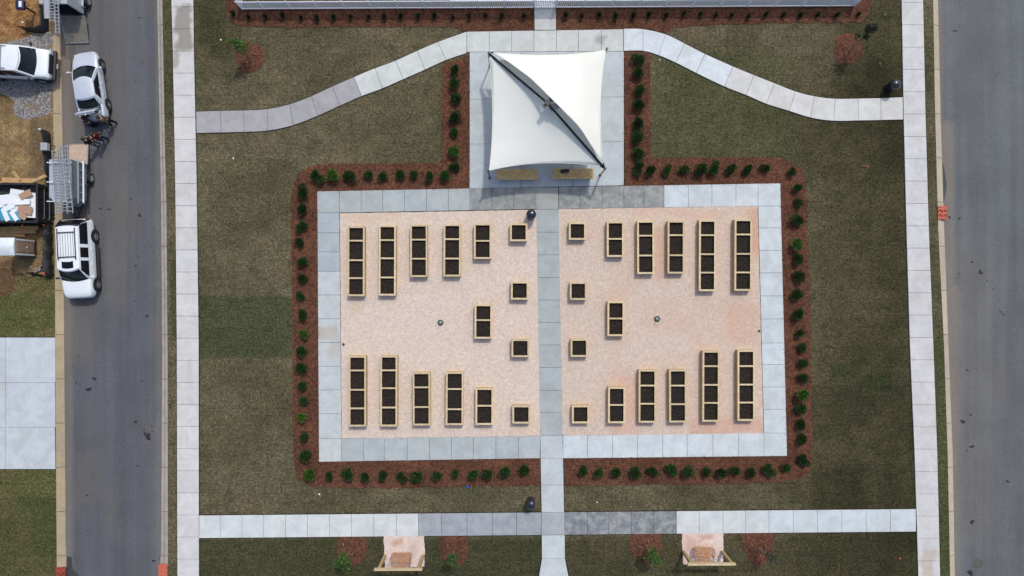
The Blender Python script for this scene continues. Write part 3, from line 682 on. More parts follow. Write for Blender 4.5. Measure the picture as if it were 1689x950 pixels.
PL = [ # x0,x1,y0,y1,dividers,label
 (573,601.5,373,488.4,(396.9,429.2,458.7),'long four-cell wooden planter, leftmost of the top row in the left gravel yard'),
 (624.6,653,371.5,487.5,(396,426,457.6),'long four-cell wooden planter, second from left, top row, left gravel yard'),
 (676.4,705.2,370.5,456.8,(395.2,426.7),'three-cell wooden planter, third from left, top row, left gravel yard'),
 (731.4,760.2,369.7,456,(394.4,426.4),'three-cell wooden planter, fourth from left, top row, left gravel yard'),
 (781.6,810.6,368.6,427,(397.2,),'two-cell wooden planter in the top row of the left gravel yard'),
 (841.2,870,368.4,397.8,(),'single-cell wooden planter just below the black bin beside the central path'),
 (938.4,966.4,366.6,395.4,(),'single-cell wooden planter nearest the canopy, right of the central path'),
 (1001,1029,365.2,423.6,(393.9,),'two-cell wooden planter in the top row of the right gravel yard'),
 (842.7,871.7,464.5,494.2,(),'single-cell planter, upper of two in the middle of the left gravel yard'),
 (939.8,967.8,465.2,494.6,(),'single-cell planter, upper of two in the middle of the right gravel yard'),
 (782.7,811.7,502,558.6,(528,),'two-cell planter standing alone in the middle of the left gravel yard'),
 (1002,1029.8,497,554.4,(525.3,),'two-cell planter standing alone in the middle of the right gravel yard'),
 (843.6,873,559.5,589,(),'single-cell planter, lower of two in the middle of the left gravel yard'),
 (941.2,969.6,559,588.6,(),'single-cell planter, lower of two in the middle of the right gravel yard'),
 (784.2,813.6,640,700.8,(669.3,),'two-cell wooden planter in the bottom row of the left gravel yard'),
 (1003,1031.4,638.4,698,(668,),'two-cell wooden planter in the bottom row of the right gravel yard'),
 (845,874.6,668.8,698.6,(),'single-cell planter, right end of the bottom row, left gravel yard'),
 (943.4,972,668.8,698.2,(),'single-cell planter, left end of the bottom row, right gravel yard'),
 (575,603.8,587,703.6,(611,643,673.6),'long four-cell wooden planter, leftmost of the bottom row, left gravel yard'),
 (627,655.4,586.6,703.4,(610.8,640.3,672.2),'long four-cell wooden planter, second from left, bottom row, left gravel yard'),
 (680.6,709.8,614,701.8,(638.9,671.5),'three-cell wooden planter, third from left, bottom row, left gravel yard'),
 (735.2,764.4,613.6,701.2,(641.7,675),'three-cell wooden planter, fourth from left, bottom row, left gravel yard'),
 (1051,1079.2,364.2,451.8,(388.6,421.4),'three-cell wooden planter, fourth from right, top row, right gravel yard'),
 (1101.2,1129.2,364,451.2,(387.8,420.9),'three-cell wooden planter, third from right, top row, right gravel yard'),
 (1153,1181,362.6,480.2,(387.8,419.2,449.6),'long four-cell wooden planter, second from right, top row, right gravel yard'),
 (1211.6,1240.4,361.6,479.6,(386.7,418.7,449.3),'long four-cell wooden planter, rightmost of the top row, right gravel yard'),
 (1053.4,1082.4,609.8,697.2,(636,666),'three-cell wooden planter, fourth from right, bottom row, right gravel yard'),
 (1103.8,1132.6,609.6,696.8,(636,666.7),'three-cell wooden planter, third from right, bottom row, right gravel yard'),
 (1158.6,1187,578.6,695.6,(604,634.8,664.6),'long four-cell wooden planter, second from right, bottom row, right gravel yard'),
 (1216.6,1245.2,577.4,694.2,(603.9,634.4,664),'long four-cell wooden planter, rightmost of the bottom row, right gravel yard')]
for i, p in enumerate(PL): planter(i, *p[:5], p[5])

# ------------------------------------------------------------------ shrubs and plants
def leaves(mb, pts, size, rg, up=.5):
    """leaf-shaped faces, folded along the middle"""
    for p, nrm in pts:
        d = (nrm + Vector((rg.gauss(0,.5), rg.gauss(0,.5), rg.gauss(up,.4)))).normalized()
        sdv = d.cross(Vector((rg.gauss(0,1), rg.gauss(0,1), rg.gauss(0,1)))).normalized(); up_ = sdv.cross(d)
        L = size*rg.uniform(.7,1.3); W_ = L*.27
        a = p; e = p+d*L; m = p+d*L*.5-up_*W_*.2
        mb.add([a, m+sdv*W_, e, m-sdv*W_], [(0,1,2),(0,2,3)])
def shrub_mesh(seed, r=.36, h=.55, n=900):
    rg = random.Random(seed); mb = MB(); pts = []
    lobes = [(Vector((rg.gauss(0,.34)*r, rg.gauss(0,.34)*r, h*rg.uniform(.35,.72))), r*rg.uniform(.42,.68)) for _ in range(8)]
    for _ in range(n):
        c, rr_ = rg.choice(lobes); d = Vector((rg.gauss(0,1), rg.gauss(0,1), rg.gauss(.35,1))).normalized()
        pts.append((c+d*rr_*rg.uniform(.45,1.0)**.6, d))
    leaves(mb, pts, .105, rg); return mb
def stem_mesh(seed, h=.4, k=5):
    rg = random.Random(seed+50); mb = MB()
    for _ in range(k):
        a = rg.uniform(0,6.28); mb.tube([(0,0,-.02),(.08*math.cos(a),.08*math.sin(a),h*.5),(.2*math.cos(a),.2*math.sin(a),h)], [.012,.009,.004], 5)
    return mb
protos = []
for k in range(7):
    root = empty('shrub', (0,0,0)); bright = k == 6
    shrub_mesh(k, r=.34 if k % 2 else .30, h=.55+.03*k).build('foliage', M_leafy if bright else M_leaf, root); stem_mesh(k).build('stems', M_bark, root); protos.append(root)
used = set()
def place(proto_list, k, px, py, z, ground, label, cat, group, sc, rg):
    o = proto_list[k]
    if id(o) in used: o = copy_tree(o)
    else: used.add(id(o))
    v = G(px, py, z); o.location = (v.x, v.y, ground); o.rotation_euler = (0,0,rg.uniform(0,6.28)); o.scale = (sc,sc,sc*rg.uniform(.9,1.1))
    return tag(o, label, cat, group)
rows_ = [
 ('in the column left of the shade canopy','from the top', [(750.6,116),(750,139),(750.6,164),(749,194),(750.6,219),(749,249),(750.6,275)]),
 ('in the upper row of the left bed','from the left', [(522.6,291),(548.5,291),(577,291),(607,290),(630,291),(662,287),(682.7,287),(708,291),(732,289)]),
 ('down the left side of the left bed','from the top', [(500,317.5),(499.6,345.4),(498.7,372.8),(496,400),(498,432),(500,459),(495,487.8),(498.6,519),(502,549.7),(496.7,578),(499.5,606.6),(499.5,635.4),(502,661.5),(498.5,687.5),(502,721),(503.7,749)]),
 ('in the bottom row of the left bed','from the left', [(512,782.5),(543,785.5),(574,783.5),(603,786),(630.8,784.4),(661.7,786),(689.4,784.4),(722.4,784.4),(751,782),(781,781),(805,781),(834,776),(864.6,777)]),
 ('in the bottom row of the right bed','from the left', [(961.6,777),(986.9,779),(1016.9,777.5),(1045.8,777.5),(1076,777.5),(1107,774),(1133.5,778),(1164.4,777.5),(1189,778),(1212.7,776),(1237.4,778),(1267,774),(1296,773)]),
 ('down the right side of the right bed','from the top', [(1306.9,283),(1315.4,310),(1317.3,334.4),(1315,364),(1315,403),(1316,427.4),(1317.8,456),(1313.7,486.5),(1316.7,517),(1319,548.6),(1322.8,574),(1322.5,599.7),(1323.5,622),(1322.5,651.8),(1322.5,673.7),(1321,698.7),(1322.5,724.4),(1324,757.7)]),
 ('in the upper row of the right bed','from the left', [(1052.7,276),(1073,281.5),(1100,281.5),(1128.5,280),(1156.7,279),(1177.7,279),(1206,279),(1233,280),(1262.6,277)]),
 ('in the column right of the shade canopy','from the top', [(1053.8,98),(1053,121),(1055.7,148),(1054,174),(1052.5,203),(1051.6,228),(1052.5,252)])]
bright = {(548.5,291),(749,249),(502,549.7),(498.5,687.5),(512,782.5),(1322.5,651.8),(1315,403)}
rg = random.Random(5)
for where, frm, pts in rows_:
    for i, p in enumerate(pts):
        k = 6 if p in bright else rg.randrange(6)
        place(protos, k, p[0], p[1], .32, Z_MULCH, ('bright green' if k == 6 else 'dark green')+' leafy shrub, %s %s %s' % (ORD[i], frm, where), 'shrub', 'leafy shrubs planted in the mulch beds', rg.uniform(.84,1.16), rg)
def wisp_mesh(seed):
    rg = random.Random(seed); mb = MB()
    for _ in range(90):
        a = rg.uniform(0,6.28); L = rg.uniform(.25,.45); sp_ = rg.uniform(.03,.26); b0 = Vector((rg.gauss(0,.03),rg.gauss(0,.03),0))
        e = b0+Vector((sp_*math.cos(a), sp_*math.sin(a), L)); m = b0.lerp(e,.5)+Vector((0,0,.04)); s_ = Vector((-math.sin(a),math.cos(a),0))*.011
        mb.add([b0-s_, b0+s_, m+s_*1.2, m-s_*1.2, e], [(0,1,2,3),(3,2,4)])
    return mb
wp = []
for k in range(4):
    root = empty('wispy_plant', (0,0,0)); wisp_mesh(k).build('blades', M_leafd, root); stem_mesh(k+9, .2, 4).build('stems', M_bark, root); wp.append(root)
wl = [(385,23),(409.7,28),(437.7,28),(465.8,26),(496.5,29),(523,30),(550.6,29),(578,28),(607.6,28.4),(634,28.4),(661,27),(689,27),(716.5,26),(746.8,29),(773.3,27),(800.8,26),(827,27),(863.6,27)]
wr = [(932.9,26),(959.5,27),(988,25),(1015,27),(1044,26.5),(1070,25),(1098.6,26),(1128,23),(1155,24),(1180.6,26),(1207,25),(1234.6,27),(1262.8,24),(1292,25),(1320,25),(1349,24),(1379.8,25.5),(1416.3,23)]
for pts, side in ((wl,'left'),(wr,'right')):
    for i, p in enumerate(pts):
        o = wp[rg.randrange(4)]
        place([o], 0, p[0], p[1], .2, Z_MULCH, 'low wispy plant, %s from left, along the white fence %s of the gate' % (ORD[i], side), 'plant', 'low plants along the white fence', rg.uniform(.9,1.25), rg)
def sapling(px, py, lean, z0, z1, cr_, n, leaf, label, seed, stakes):
    g = G(px, py); root = empty('young_tree', (g.x, g.y, .06), label, 'tree', 'young trees staked in mulch rings'); rg = random.Random(seed)
    lx, ly = lean; P = lambda z: Vector((lx*z/z1, ly*z/z1, z))
    tr = MB(); tr.tube([P(0)*1.0, P(z1*.33)+Vector((.02,0,0)), P(z1*.66), P(z1*.95)], [.035,.028,.02,.008], 8)
    for _ in range(9):
        z = rg.uniform(z0*.95, z1*.85); a = rg.uniform(0,6.28); q = P(z); L = cr_*rg.uniform(.5,.95)
        tr.tube([q, q+Vector((L*.5*math.cos(a),L*.5*math.sin(a),.12)), q+Vector((L*math.cos(a),L*math.sin(a),.28))], [.010,.007,.003], 5)
    tr.build('trunk', M_bark, root)
    cm = MB(); pts = []
    cl_ = [(P(rg.uniform(z0, z1))+Vector((rg.gauss(0,.42)*cr_, rg.gauss(0,.42)*cr_, 0)), cr_*rg.uniform(.25,.5)) for _ in range(13)]
    for _ in range(n):
        c, rr_ = rg.choice(cl_); d = Vector((rg.gauss(0,1), rg.gauss(0,1), rg.gauss(0,1))).normalized(); pts.append((c+d*rr_*rg.uniform(.3,1), d))
    leaves(cm, pts, .15, rg, up=.1); cm.build('crown', leaf, root)
    for sx, sy in stakes:
        s_ = MB(); s_.bar((sx,sy,-.05),(sx*.93,sy*.93,.22),.05,.03); st = s_.build('stake', M_board, root)
        w_ = MB(); w_.tube([(sx*.95,sy*.95,.2), P(z0*.75)], .004, 4); w_.build('guy_wire', M_steel, st)
sapling(411,92,(-.05,.12),1.2,2.5,.42,520,M_leafs,'small green sapling in the mulch ring at the upper left lawn',1,((.45,.1),(-.1,-.5)))
sapling(1400,85,(.12,.62),1.6,2.9,.32,420,M_leafd,'narrow leaning dark sapling in the mulch ring at the upper right lawn',2,((-.35,.3),(.1,-.35)))
sapling(577,909,(-.06,.02),1.1,2.2,.40,560,M_leafs,'bright green sapling left of the left wooden swing',3,((-.4,.55),(.2,-.1)))
sapling(748.6,907,(.02,-.0),1.1,2.3,.32,440,M_leafs,'slim green sapling right of the left wooden swing',4,((-.45,.4),(.6,.05)))
sapling(1066.5,904,(.02,-.02),1.1,2.0,.44,620,M_leafs,'round bright green sapling left of the right wooden swing',5,((-.6,.25),(.1,.5)))
sapling(1250,902,(.30,-.06),1.3,2.2,.42,150,M_leafg,'sparse grey-green sapling right of the right wooden swing',6,((-.5,.2),(.45,.2),(.1,-.5)))

# ------------------------------------------------------------------ white picket fence and gate
FH = 1.22
def fence(name, pts, label, cat='fence'):
    """pts: post positions in photo pixels on the ground"""
    root = empty(name, (*g2(*pts[0]), 0), label, cat); o = Vector((*g2(*pts[0]), 0))
    P = [Vector((*g2(*p), 0))-o for p in pts]
    for i, p in enumerate(P):
        m = MB(); m.box(p.x-.035,p.x+.035,p.y-.035,p.y+.035,0,FH+.05); m.lathe([(.055,FH+.05),(.05,FH+.075),(0,FH+.1)], 4, Matrix.Translation((p.x,p.y,0)), smooth=False); m.build('post', M_white, root)
    for a, b_ in zip(P, P[1:]):
        d = (b_-a); L = d.length; d.normalize(); m = MB()
        for z in (.16, FH-.06): m.bar(a+d*.04+Vector((0,0,z)), b_-d*.04+Vector((0,0,z)), .06, .05)
        n = max(2, round((L-.1)/.116))
        for k in range(n):
            q = a+d*(.05+(k+.5)*(L-.1)/n); m.box(*( (q.x-.034,q.x+.034,q.y-.012,q.y+.012) if abs(d.x) > .5 else (q.x-.012,q.x+.012,q.y-.034,q.y+.034)), .07, FH-.002)
        m.build('picket_panel', M_white, root)
    return root
fy = lambda x: 15.8-(x-400.4)*(5.2/1007)
xl = [400.4,437,481.6,525.5,570,613.5,657,700.4,745,789,833,879.4]; xr = [917.5,962,1007.5,1052,1096,1141,1186,1231,1275.5,1320,1365.5,1407.5]
fence('picket_fence', [(x,fy(x)) for x in xl], 'white picket fence along the top mulch bed, left of the gate')
fence('picket_fence', [(x,fy(x)) for x in xr], 'white picket fence along the top mulch bed, right of the gate')
fence('picket_fence', [(400.0,fy(400)-44.5*(i+.1)) for i in range(4)], 'white picket fence running away north from the top left fence corner')
fence('picket_fence', [(1408.2,fy(1408)-44.5*(i+.1)) for i in range(4)], 'white picket fence running away north from the top right fence corner')
gt = fence('picket_gate', [(881.8,fy(882)),(915.4,fy(915))], 'white picket gate closing the central path at the top', 'gate')
m = MB(); m.bar((.05,0,.2),(1.28,0,1.1),.02,.02); m.build('brace', M_white, gt); m = MB(); m.box(1.22,1.3,-.05,-.03,.85,.95); m.build('latch', M_black, gt)

# ------------------------------------------------------------------ shade canopy
can = empty('shade_canopy', (*g2(903,190), 0), 'white tensioned fabric canopy on black steel posts over the plaza', 'canopy')
O = Vector((*g2(903,190), 0))
ZC = 2.5; ZP = 4.35
c_ul = G(806,88,ZC)-O; c_ll = G(805.5,283,ZC)-O; c_ur = G(1001,81,ZC)-O; c_lr = G(998,278.5,ZC)-O; hub = G(903,170,ZP)-O
for c in (c_ul, c_ll, c_ur, c_lr):
    p = MB(); p.tube([(c.x,c.y,Z_CONC),(c.x,c.y,ZC+.05)], .057, 14); p.tube([(c.x,c.y,ZC+.05),(c.x,c.y,ZC+.10)], [.08,.08], 14)
    o = p.build('post', M_black, can); q = MB(); q.box(c.x-.085,c.x+.085,c.y-.085,c.y+.085,Z_CONC,Z_CONC+.015); q.build('base_plate', M_black, o)
bm_ = MB()
def arch(a, h_, n=8): return [a.lerp(h_, i/n) for i in range(n+1)]
bm_.tube(arch(c_ul, hub)+[p for p in arch(c_lr, hub)[::-1][1:]], .072, 12)
bm_.build('ridge_beam', M_beam, can)
hb = MB(); dperp = Vector((.72,.69,0)); dal = Vector((.69,-.72,0))
hb.bar(hub-dperp*.28+Vector((0,0,-.08)), hub+dperp*.30+Vector((0,0,-.03)), .13, .13); hb.bar(hub-dal*.16, hub+dal*.16, .26, .22)
hb.bar(hub+dperp*.30-dal*.16, hub+dperp*.30+dal*.16, .06, .16); hb.bar(hub-dperp*.28-dal*.12, hub-dperp*.28+dal*.12, .06, .16)
hb.build('hub', M_black, can)
hs = MB()
e1 = hub+Vector((.05,-.1,-.3)); hs.add([hub+Vector((.1,0,-.12)), G(926,171,4.15)-O, G(921,179,4.12)-O, G(906,185,4.1)-O], [(0,1,2,3)]); hs.build('gusset_plate', M_steel, can, solid=.02)
def sail(A, B, C, edge, nm, bowAB, bowBC, n=30):
    """membrane held at corner B and along the high edge A..C, relaxed to a taut surface"""
    N = n; V = np.zeros((N+1, N+1, 3))
    def bow(P, Q, t, amt, inward): 
        p = P.lerp(Q, t); return p+inward*(4*t*(1-t)*amt)+Vector((0,0,-.0))
    cen = (A+B+C)/3
    ed = np.array([list(e) for e in edge]); d = np.r_[0, np.cumsum(np.linalg.norm(np.diff(ed, axis=0), axis=1))]; d /= d[-1]
    ec = lambda t: np.array([np.interp(t, d, ed[:,k]) for k in range(3)])
    inAB = (cen-(A+B)/2); inAB.z = 0; inAB.normalize(); inBC = (cen-(B+C)/2); inBC.z = 0; inBC.normalize()
    for i in range(N+1):
        t = i/N; V[i,N] = ec(t)
    for j in range(N+1):
        s_ = j/N; V[0,j] = bow(B, Vector(V[0,N]), s_, bowAB, inAB); V[N,j] = bow(B, Vector(V[N,N]), s_, bowBC, inBC)
    V[:,0] = B
    for i in range(1,N):
        for j in range(1,N): V[i,j] = np.array(B)*(1-j/N)+V[i,N]*(j/N)
    for _ in range(900):
        nv = V.copy()
        nv[1:-1,1:-1] = (V[:-2,1:-1]+V[2:,1:-1]+V[1:-1,:-2]+V[1:-1,2:])/4
        # keep radial spacing stable
        V = nv
    vs = [tuple(V[i,j]) for i in range(N+1) for j in range(N+1)]
    q = lambda i,j: i*(N+1)+j
    mb = MB(); mb.add(vs, [(q(i,j),q(i+1,j),q(i+1,j+1),q(i,j+1)) for i in range(N) for j in range(N)], smooth=True)
    o = mb.build(nm, M_fabric, can, solid=.008)
    # rope hem
    hm = MB(); 
    for seq in ([V[0,j] for j in range(0,N+1)], [V[N,j] for j in range(0,N+1)], [V[i,N] for i in range(N+1)]): hm.tube([Vector(p) for p in seq], .018, 6)
    hm.build('hem', M_fabric, o)
    return V
def zedge(t, top): return ZC+.05+(top-ZC-.05)*max(0,math.sin(math.pi*min(1,max(0,t))))**(.72 if top > 4.4 else 1.12)
ne_px = [(814,86.5),(836,100),(857.6,115.8),(874,128),(888,141),(908,161),(922,174.5),(935,188),(950,203),(962,218.5),(979,245.4),(995,269)]
def edge3(px_pts, top):
    n = len(px_pts); out = []
    for i,(x,y) in enumerate(px_pts):
        t = i/(n-1); out.append(G(x, y, zedge(t, top))-O)
    return out
ne = edge3(ne_px, 4.55)
ne = [p for seg in catmull(ne, 3) for p in seg[:-1]]+[ne[-1]]
sw_px = [(807,95),(837,101),(860,116),(877,128),(892,142),(912,161),(926,174),(939,187.5),(953,203),(964,219),(979,247),(990,274)]
sw = edge3(sw_px, 4.17)
sw = [p for seg in catmull(sw, 3) for p in seg[:-1]]+[sw[-1]]
sail(ne[0], G(999.5,82.5,ZC)-O, ne[-1], ne, 'fabric_sail', .26, .28)
Vs = sail(sw[0], G(807,281,ZC)-O, sw[-1], sw, 'fabric_sail', .22, .36)
for Vq, js in ((Vs,(10,20)),):
    for i_ in js:
        m = MB(); m.tube([Vector(Vq[i_, j])+Vector((0,0,.004)) for j in range(2,31)], .006, 4); m.build('seam', M_fabric, can)
ln = MB(); N_ = 30
for off in (.0,):
    pl = []
    for i in range(N_+1):
        t = i/N_; j = N_-int(round(6.5*math.sin(math.pi*t)*(1 if t < .5 else .95))); p = Vector(Vs[i, j]); pl.append(p+Vector((0,0,.008)))
tb_ = MB()
hook = MB()
for cpt, tips in ((c_ul, (ne[0], sw[0])), (c_lr, (ne[-1], sw[-1])), (c_ur, (G(999.5,82.5,ZC)-O,)), (c_ll, (G(807,281,ZC)-O,))):
    for tp in tips:
        hook.tube([Vector((cpt.x,cpt.y,ZC)), tp], .028, 6); hook.tube([tp+Vector((0,0,.03)), tp.lerp(Vector((cpt.x,cpt.y,ZC)),.5)+Vector((0,0,.03))], .045, 8)
hook.build('turnbuckles', M_black, can)

# ------------------------------------------------------------------ wooden tables on the plaza
def table(x0, x1, y0, y1, label):
    z = .76; a = G(x0,y1,z); c = G(x1,y0,z); cx = (a.x+c.x)/2; cy = (a.y+c.y)/2; L = c.x-a.x; D = c.y-a.y
    root = empty('wooden_table', (cx,cy,Z_CONC), label, 'table', 'wooden tables under the canopy'); zt = z-Z_CONC
    n = 5; m = MB()
    for k in range(n):
        y_ = -D/2+k*D/n; m.box(-L/2+.01*(k%2),L/2-.01*((k+1)%2),y_+.010,y_+D/n-.010,zt-.038,zt)
    m.build('tabletop', M_table, root, bevel=.004)
    m = MB(); m.box(-L/2+.06,L/2-.06,-D/2+.02,-D/2+.06,zt-.18,zt-.04); m.box(-L/2+.06,L/2-.06,D/2-.06,D/2-.02,zt-.18,zt-.04)
    m.box(-L/2+.06,-L/2+.1,-D/2+.062,D/2-.062,zt-.18,zt-.04); m.box(L/2-.1,L/2-.06,-D/2+.062,D/2-.062,zt-.18,zt-.04); m.build('apron', M_table, root)
    for sx in (-1,1):
        for sy in (-1,1):
            m = MB(); m.box(sx*(L/2-.19)-.045,sx*(L/2-.19)+.045,sy*(D/2-.11)-.045,sy*(D/2-.11)+.045,0,zt-.04); m.build('leg', M_table, root)
    m = MB(); m.box(-L/2+.2,L/2-.2,-.1,.1,.16,.2); m.build('stretcher', M_table, root)
    return root
table(818.8,886.6,279,296,'long wooden plank table under the left end of the canopy edge')
table(911.2,979.4,277.8,294.8,'long wooden plank table with a black bag on it, near the canopy post')
bag = empty('black_bag', G(931.5,282.6,.76), 'folded black bag lying on the right wooden table', 'bag', rz=R(4))
m = MB(); m.box(-.28,.28,-.10,.10,.002,.09); m.build('pouch', M_trim, bag, bevel=.03); m = MB(); m.box(-.27,.27,.02,.125,.094,.108); m.build('flap', M_trim, bag, bevel=.005)
m = MB(); m.tube([(-.15,-.1,.05),(-.1,-.15,.06),(.1,-.15,.06),(.15,-.1,.05)], .01, 6); m.build('handle', M_trim, bag)

# ------------------------------------------------------------------ litter bins
def bin_(px, py, label):
    g = G(px, py, 1.1); root = empty('litter_bin', (g.x,g.y,.02), label, 'litter bin', 'black domed litter bins')
    m = MB(); n = 28
    for k in range(n):
        a = 2*math.pi*k/n; M_ = Matrix.Rotation(a,4,'Z'); m.box(.275,.29,-.024,.024,.06,.80,M_)
    m.lathe([(.27,.05),(.30,.05),(.30,.09),(.27,.09)], 28); m.lathe([(.27,.78),(.305,.78),(.31,.83),(.27,.83)], 28); m.build('slatted_body', M_navy, root)
    m = MB(); m.lathe([(0,.07),(.255,.07),(.255,.80),(.2,.80)], 20); m.build('liner', M_trim, root)
    m = MB(); m.lathe([(.315,.84),(.325,.87),(.318,.92),(.30,.96),(.27,1.01),(.22,1.06),(.15,1.095),(.07,1.115),(0,1.12)], 28); m.lathe([(.30,.835),(.315,.84)], 28); m.build('dome_lid', M_navy, root)
    for a in (0,120,240):
        m = MB(); m.tube([(.2*math.cos(R(a)),.2*math.sin(R(a)),0),(.2*math.cos(R(a)),.2*math.sin(R(a)),.06)], .025, 8); m.build('foot', M_black, root)
bin_(876.5,353,'black domed bin beside the central path just below the canopy')
bin_(876,834,'black domed bin on the grass beside the lower cross walkway')
bin_(1480,137.5,'black domed bin at the corner of the right sidewalk and curved path')

# ------------------------------------------------------------------ yard hydrants, valve boxes, manhole, inlets
def hydrant(px, py, hdir, label):
    g = G(px, py, .1); root = empty('yard_hydrant', (g.x,g.y,Z_GRAV), label, 'hydrant', 'green ringed hydrants in the gravel')
    m = MB(); m.lathe([(.19,0),(.19,.06),(.17,.085),(.115,.085),(.10,.06),(.10,.02)], 24); m.build('ring', M_green, root)
    m = MB(); m.lathe([(0,.05),(.092,.05),(.098,.02)], 20); m.build('concrete_plug', M_alu, root)
    m = MB(); m.tube([(0,0,.05),(0,0,.62)], .016, 8); m.tube([(0,0,.60),(0,0,.68)], .03, 8); m.build('standpipe', M_steel, root)
    m = MB(); m.tube([(0,0,.66),(.16*hdir,.01,.70)], .013, 6); m.tube([(0,0,.62),(0,-.06,.60),(0,-.075,.55)], .018, 6); m.build('handle', M_green, root)
hydrant(726.6,532,-1,'green ringed hydrant in the middle of the left gravel yard')
hydrant(1084,526,1,'green ringed hydrant in the middle of the right gravel yard')
def valve(px, py, label):
    g = G(px,py); root = empty('valve_box', (g.x,g.y,Z_GRAV), label, 'valve box', 'small round valve boxes')
    m = MB(); m.lathe([(.075,.0),(.085,.025),(.07,.03)], 18); m.build('rim', M_green, root); m = MB(); m.lathe([(0,.024),(.07,.024)], 18); m.build('lid', M_green, root)
valve(567,568,'small round green valve box at the left edge of left gravel yard'); valve(1251.5,546,'small round valve box at the right edge of right gravel yard')
g = G(1615,930.5); mh = empty('manhole_cover', (g.x,g.y,Z_ROAD), 'round iron manhole cover low in the right road', 'manhole')
m = MB(); m.lathe([(0,.010),(.24,.010),(.24,.006)], 30, smooth=False)
for k in range(8): m.box(.06,.22,-.014,.014,.0105,.016,Matrix.Rotation(k*math.pi/4,4,'Z'))
m.build('cover', M_iron, mh); m = MB(); m.lathe([(.25,.004),(.25,.013),(.31,.013),(.32,.004)], 30, smooth=False); m.build('frame', M_curb if False else M_iron, mh)
def inlet(x0,y0,x1,y1,mat,label,zig=True,seed=1):
    a = G(x0,y1); c = G(x1,y0); cx=(a.x+c.x)/2; cy=(a.y+c.y)/2; hw=(c.x-a.x)/2; hd=(c.y-a.y)/2; rg = random.Random(seed)
    root = empty('storm_inlet', (cx,cy,-.03), label, 'storm drain', 'storm inlets wrapped in orange filter fabric')
    m = MB(); zs = {}
    def fn(u,v):
        k = (round(u,3),round(v,3))
        if k not in zs: zs[k] = (rg.uniform(-.02,.02), rg.uniform(-.02,.02), rg.uniform(0,.05))
        j = zs[k]; return (-hw+2*hw*u+j[0], -hd+2*hd*v+j[1], .07+j[2]-.0*abs(u-.5))
    m.grid(fn, 6, 8, smooth=False); m.build('filter_fabric', mat, root, solid=.02)
    m = MB(); m.box(-hw*.97,hw*.97,-hd*.97,hd*.97,-.1,.045); m.build('grate', M_iron, root)
    if zig:
        m = MB(); 
        for s_ in (-.45,.25): m.tube([(-hw,hd*s_,.12),(-hw*.5,hd*(s_+.22),.13),(0,hd*(s_-.1),.125),(hw*.5,hd*(s_+.18),.13),(hw,hd*s_,.12)], .02, 6)
        m.build('rope', M_trim, root)
inlet(1546,340.5,1560.5,362,M_orange,'orange wrapped storm inlet in the kerb of the right road')
inlet(92.5,935,109,968,M_rustred,'dull red storm inlet at the bottom of the left kerb', seed=2)
inlet(262.5,930,277,968,M_orange,'orange storm inlet at the bottom of the kerb by the left sidewalk', zig=False, seed=3)

# ------------------------------------------------------------------ wooden swings
def swing(px_l, px_r, py, beam_z, bx0, bx1, seat_px, rz, label, gl, seed):
    a = G(px_l,py); c = G(px_r,py); cx=(a.x+c.x)/2; cy=a.y; hw=(c.x-a.x)/2
    root = empty('porch_swing', (cx,cy,0), label, 'swing', 'wooden bench swings below the cross walkway')
    for s_ in (-1,1):
        m = MB(); m.box(s_*hw-.085,s_*hw+.085,-.085,.085,0,beam_z-.15); m.build('post', M_wood2, root)
    A = G(bx0[0],bx0[1],beam_z); B_ = G(bx1[0],bx1[1],beam_z); m = MB(); o_ = Vector((cx,cy,0))
    m.bar(Vector((A.x,A.y,beam_z-.12))-o_, Vector((B_.x,B_.y,beam_z-.12))-o_, .11, .24); m.bar(Vector((A.x,A.y+.125,beam_z-.10))-o_, Vector((B_.x,B_.y+.125,beam_z-.10))-o_, .11, .20) if False else None
    m.box(-hw-.16,hw+.16,-.12,-.08,beam_z-.17,beam_z-.03) if False else None
    m.build('beam', M_wood, root)
    for s_ in (-1,1):
        m = MB(); m.bar((s_*hw-s_*.02,0,beam_z-.75),(s_*hw-s_*.5,0,beam_z-.2),.09,.09); 
    sp_ = G(*seat_px,.45)-o_; sb = bpy.data.objects.new('bench', None); 
    # bench parts hang straight from the swing's root, turned by rz
    Mx = Matrix.Translation((sp_.x,sp_.y,.45)) @ Matrix.Rotation(rz,4,'Z')
    W2 = .62; m = MB()
    for k in range(6): m.box(-W2+.03,W2-.03,-.24+k*.082,-.24+k*.082+.055,-.01,.012,Mx)
    m.box(-W2,W2,.25,.31,-.05,.035,Mx); m.build('seat', M_cedar, root)
    m = MB(); tilt = Matrix.Translation((0,-.25,0)) @ Matrix.Rotation(R(24),4,'X')
    def bp(x,z): return Mx @ tilt @ Vector((x,0,z))
    m.bar(bp(-W2,.03),bp(W2,.03),.05,.07); m.bar(bp(-W2,.52),bp(W2,.52),.05,.08)
    for x in (-W2+.03,0,W2-.03): m.bar(bp(x,.03),bp(x,.52),.035,.06)
    for s_ in (-1,1):
        for q in (.25,.5,.8): m.bar(bp(0,.06),bp(s_*W2*q*1.1,.48),.02,.045)
    for q in (.15,.24,.33,.42): m.bar(bp(-W2+.05,q),bp(W2-.05,q),.012,.05)
    m.build('backrest', M_cedar, root)
    for s_ in (-1,1):
        m = MB(); m.bar(Mx@Vector((s_*W2,-.3,.22)),Mx@Vector((s_*W2,.28,.20)),.09,.03); m.bar(Mx@Vector((s_*W2,.22,0)),Mx@Vector((s_*W2,.22,.2)),.04,.05); m.build('armrest', M_cedar, root)
        m = MB()
        top = Mx@Vector((s_*(W2+.05),0,0)); top.z = beam_z-.24; top.y = 0
        for q in (-.26,.24):
            e = Mx@Vector((s_*(W2+.02),q,.22)); mid = e.lerp(top,.45); m.tube([e,mid],.008,5); m.tube([mid,top],.008,5)
        m.build('chain', M_black, root)
    return root
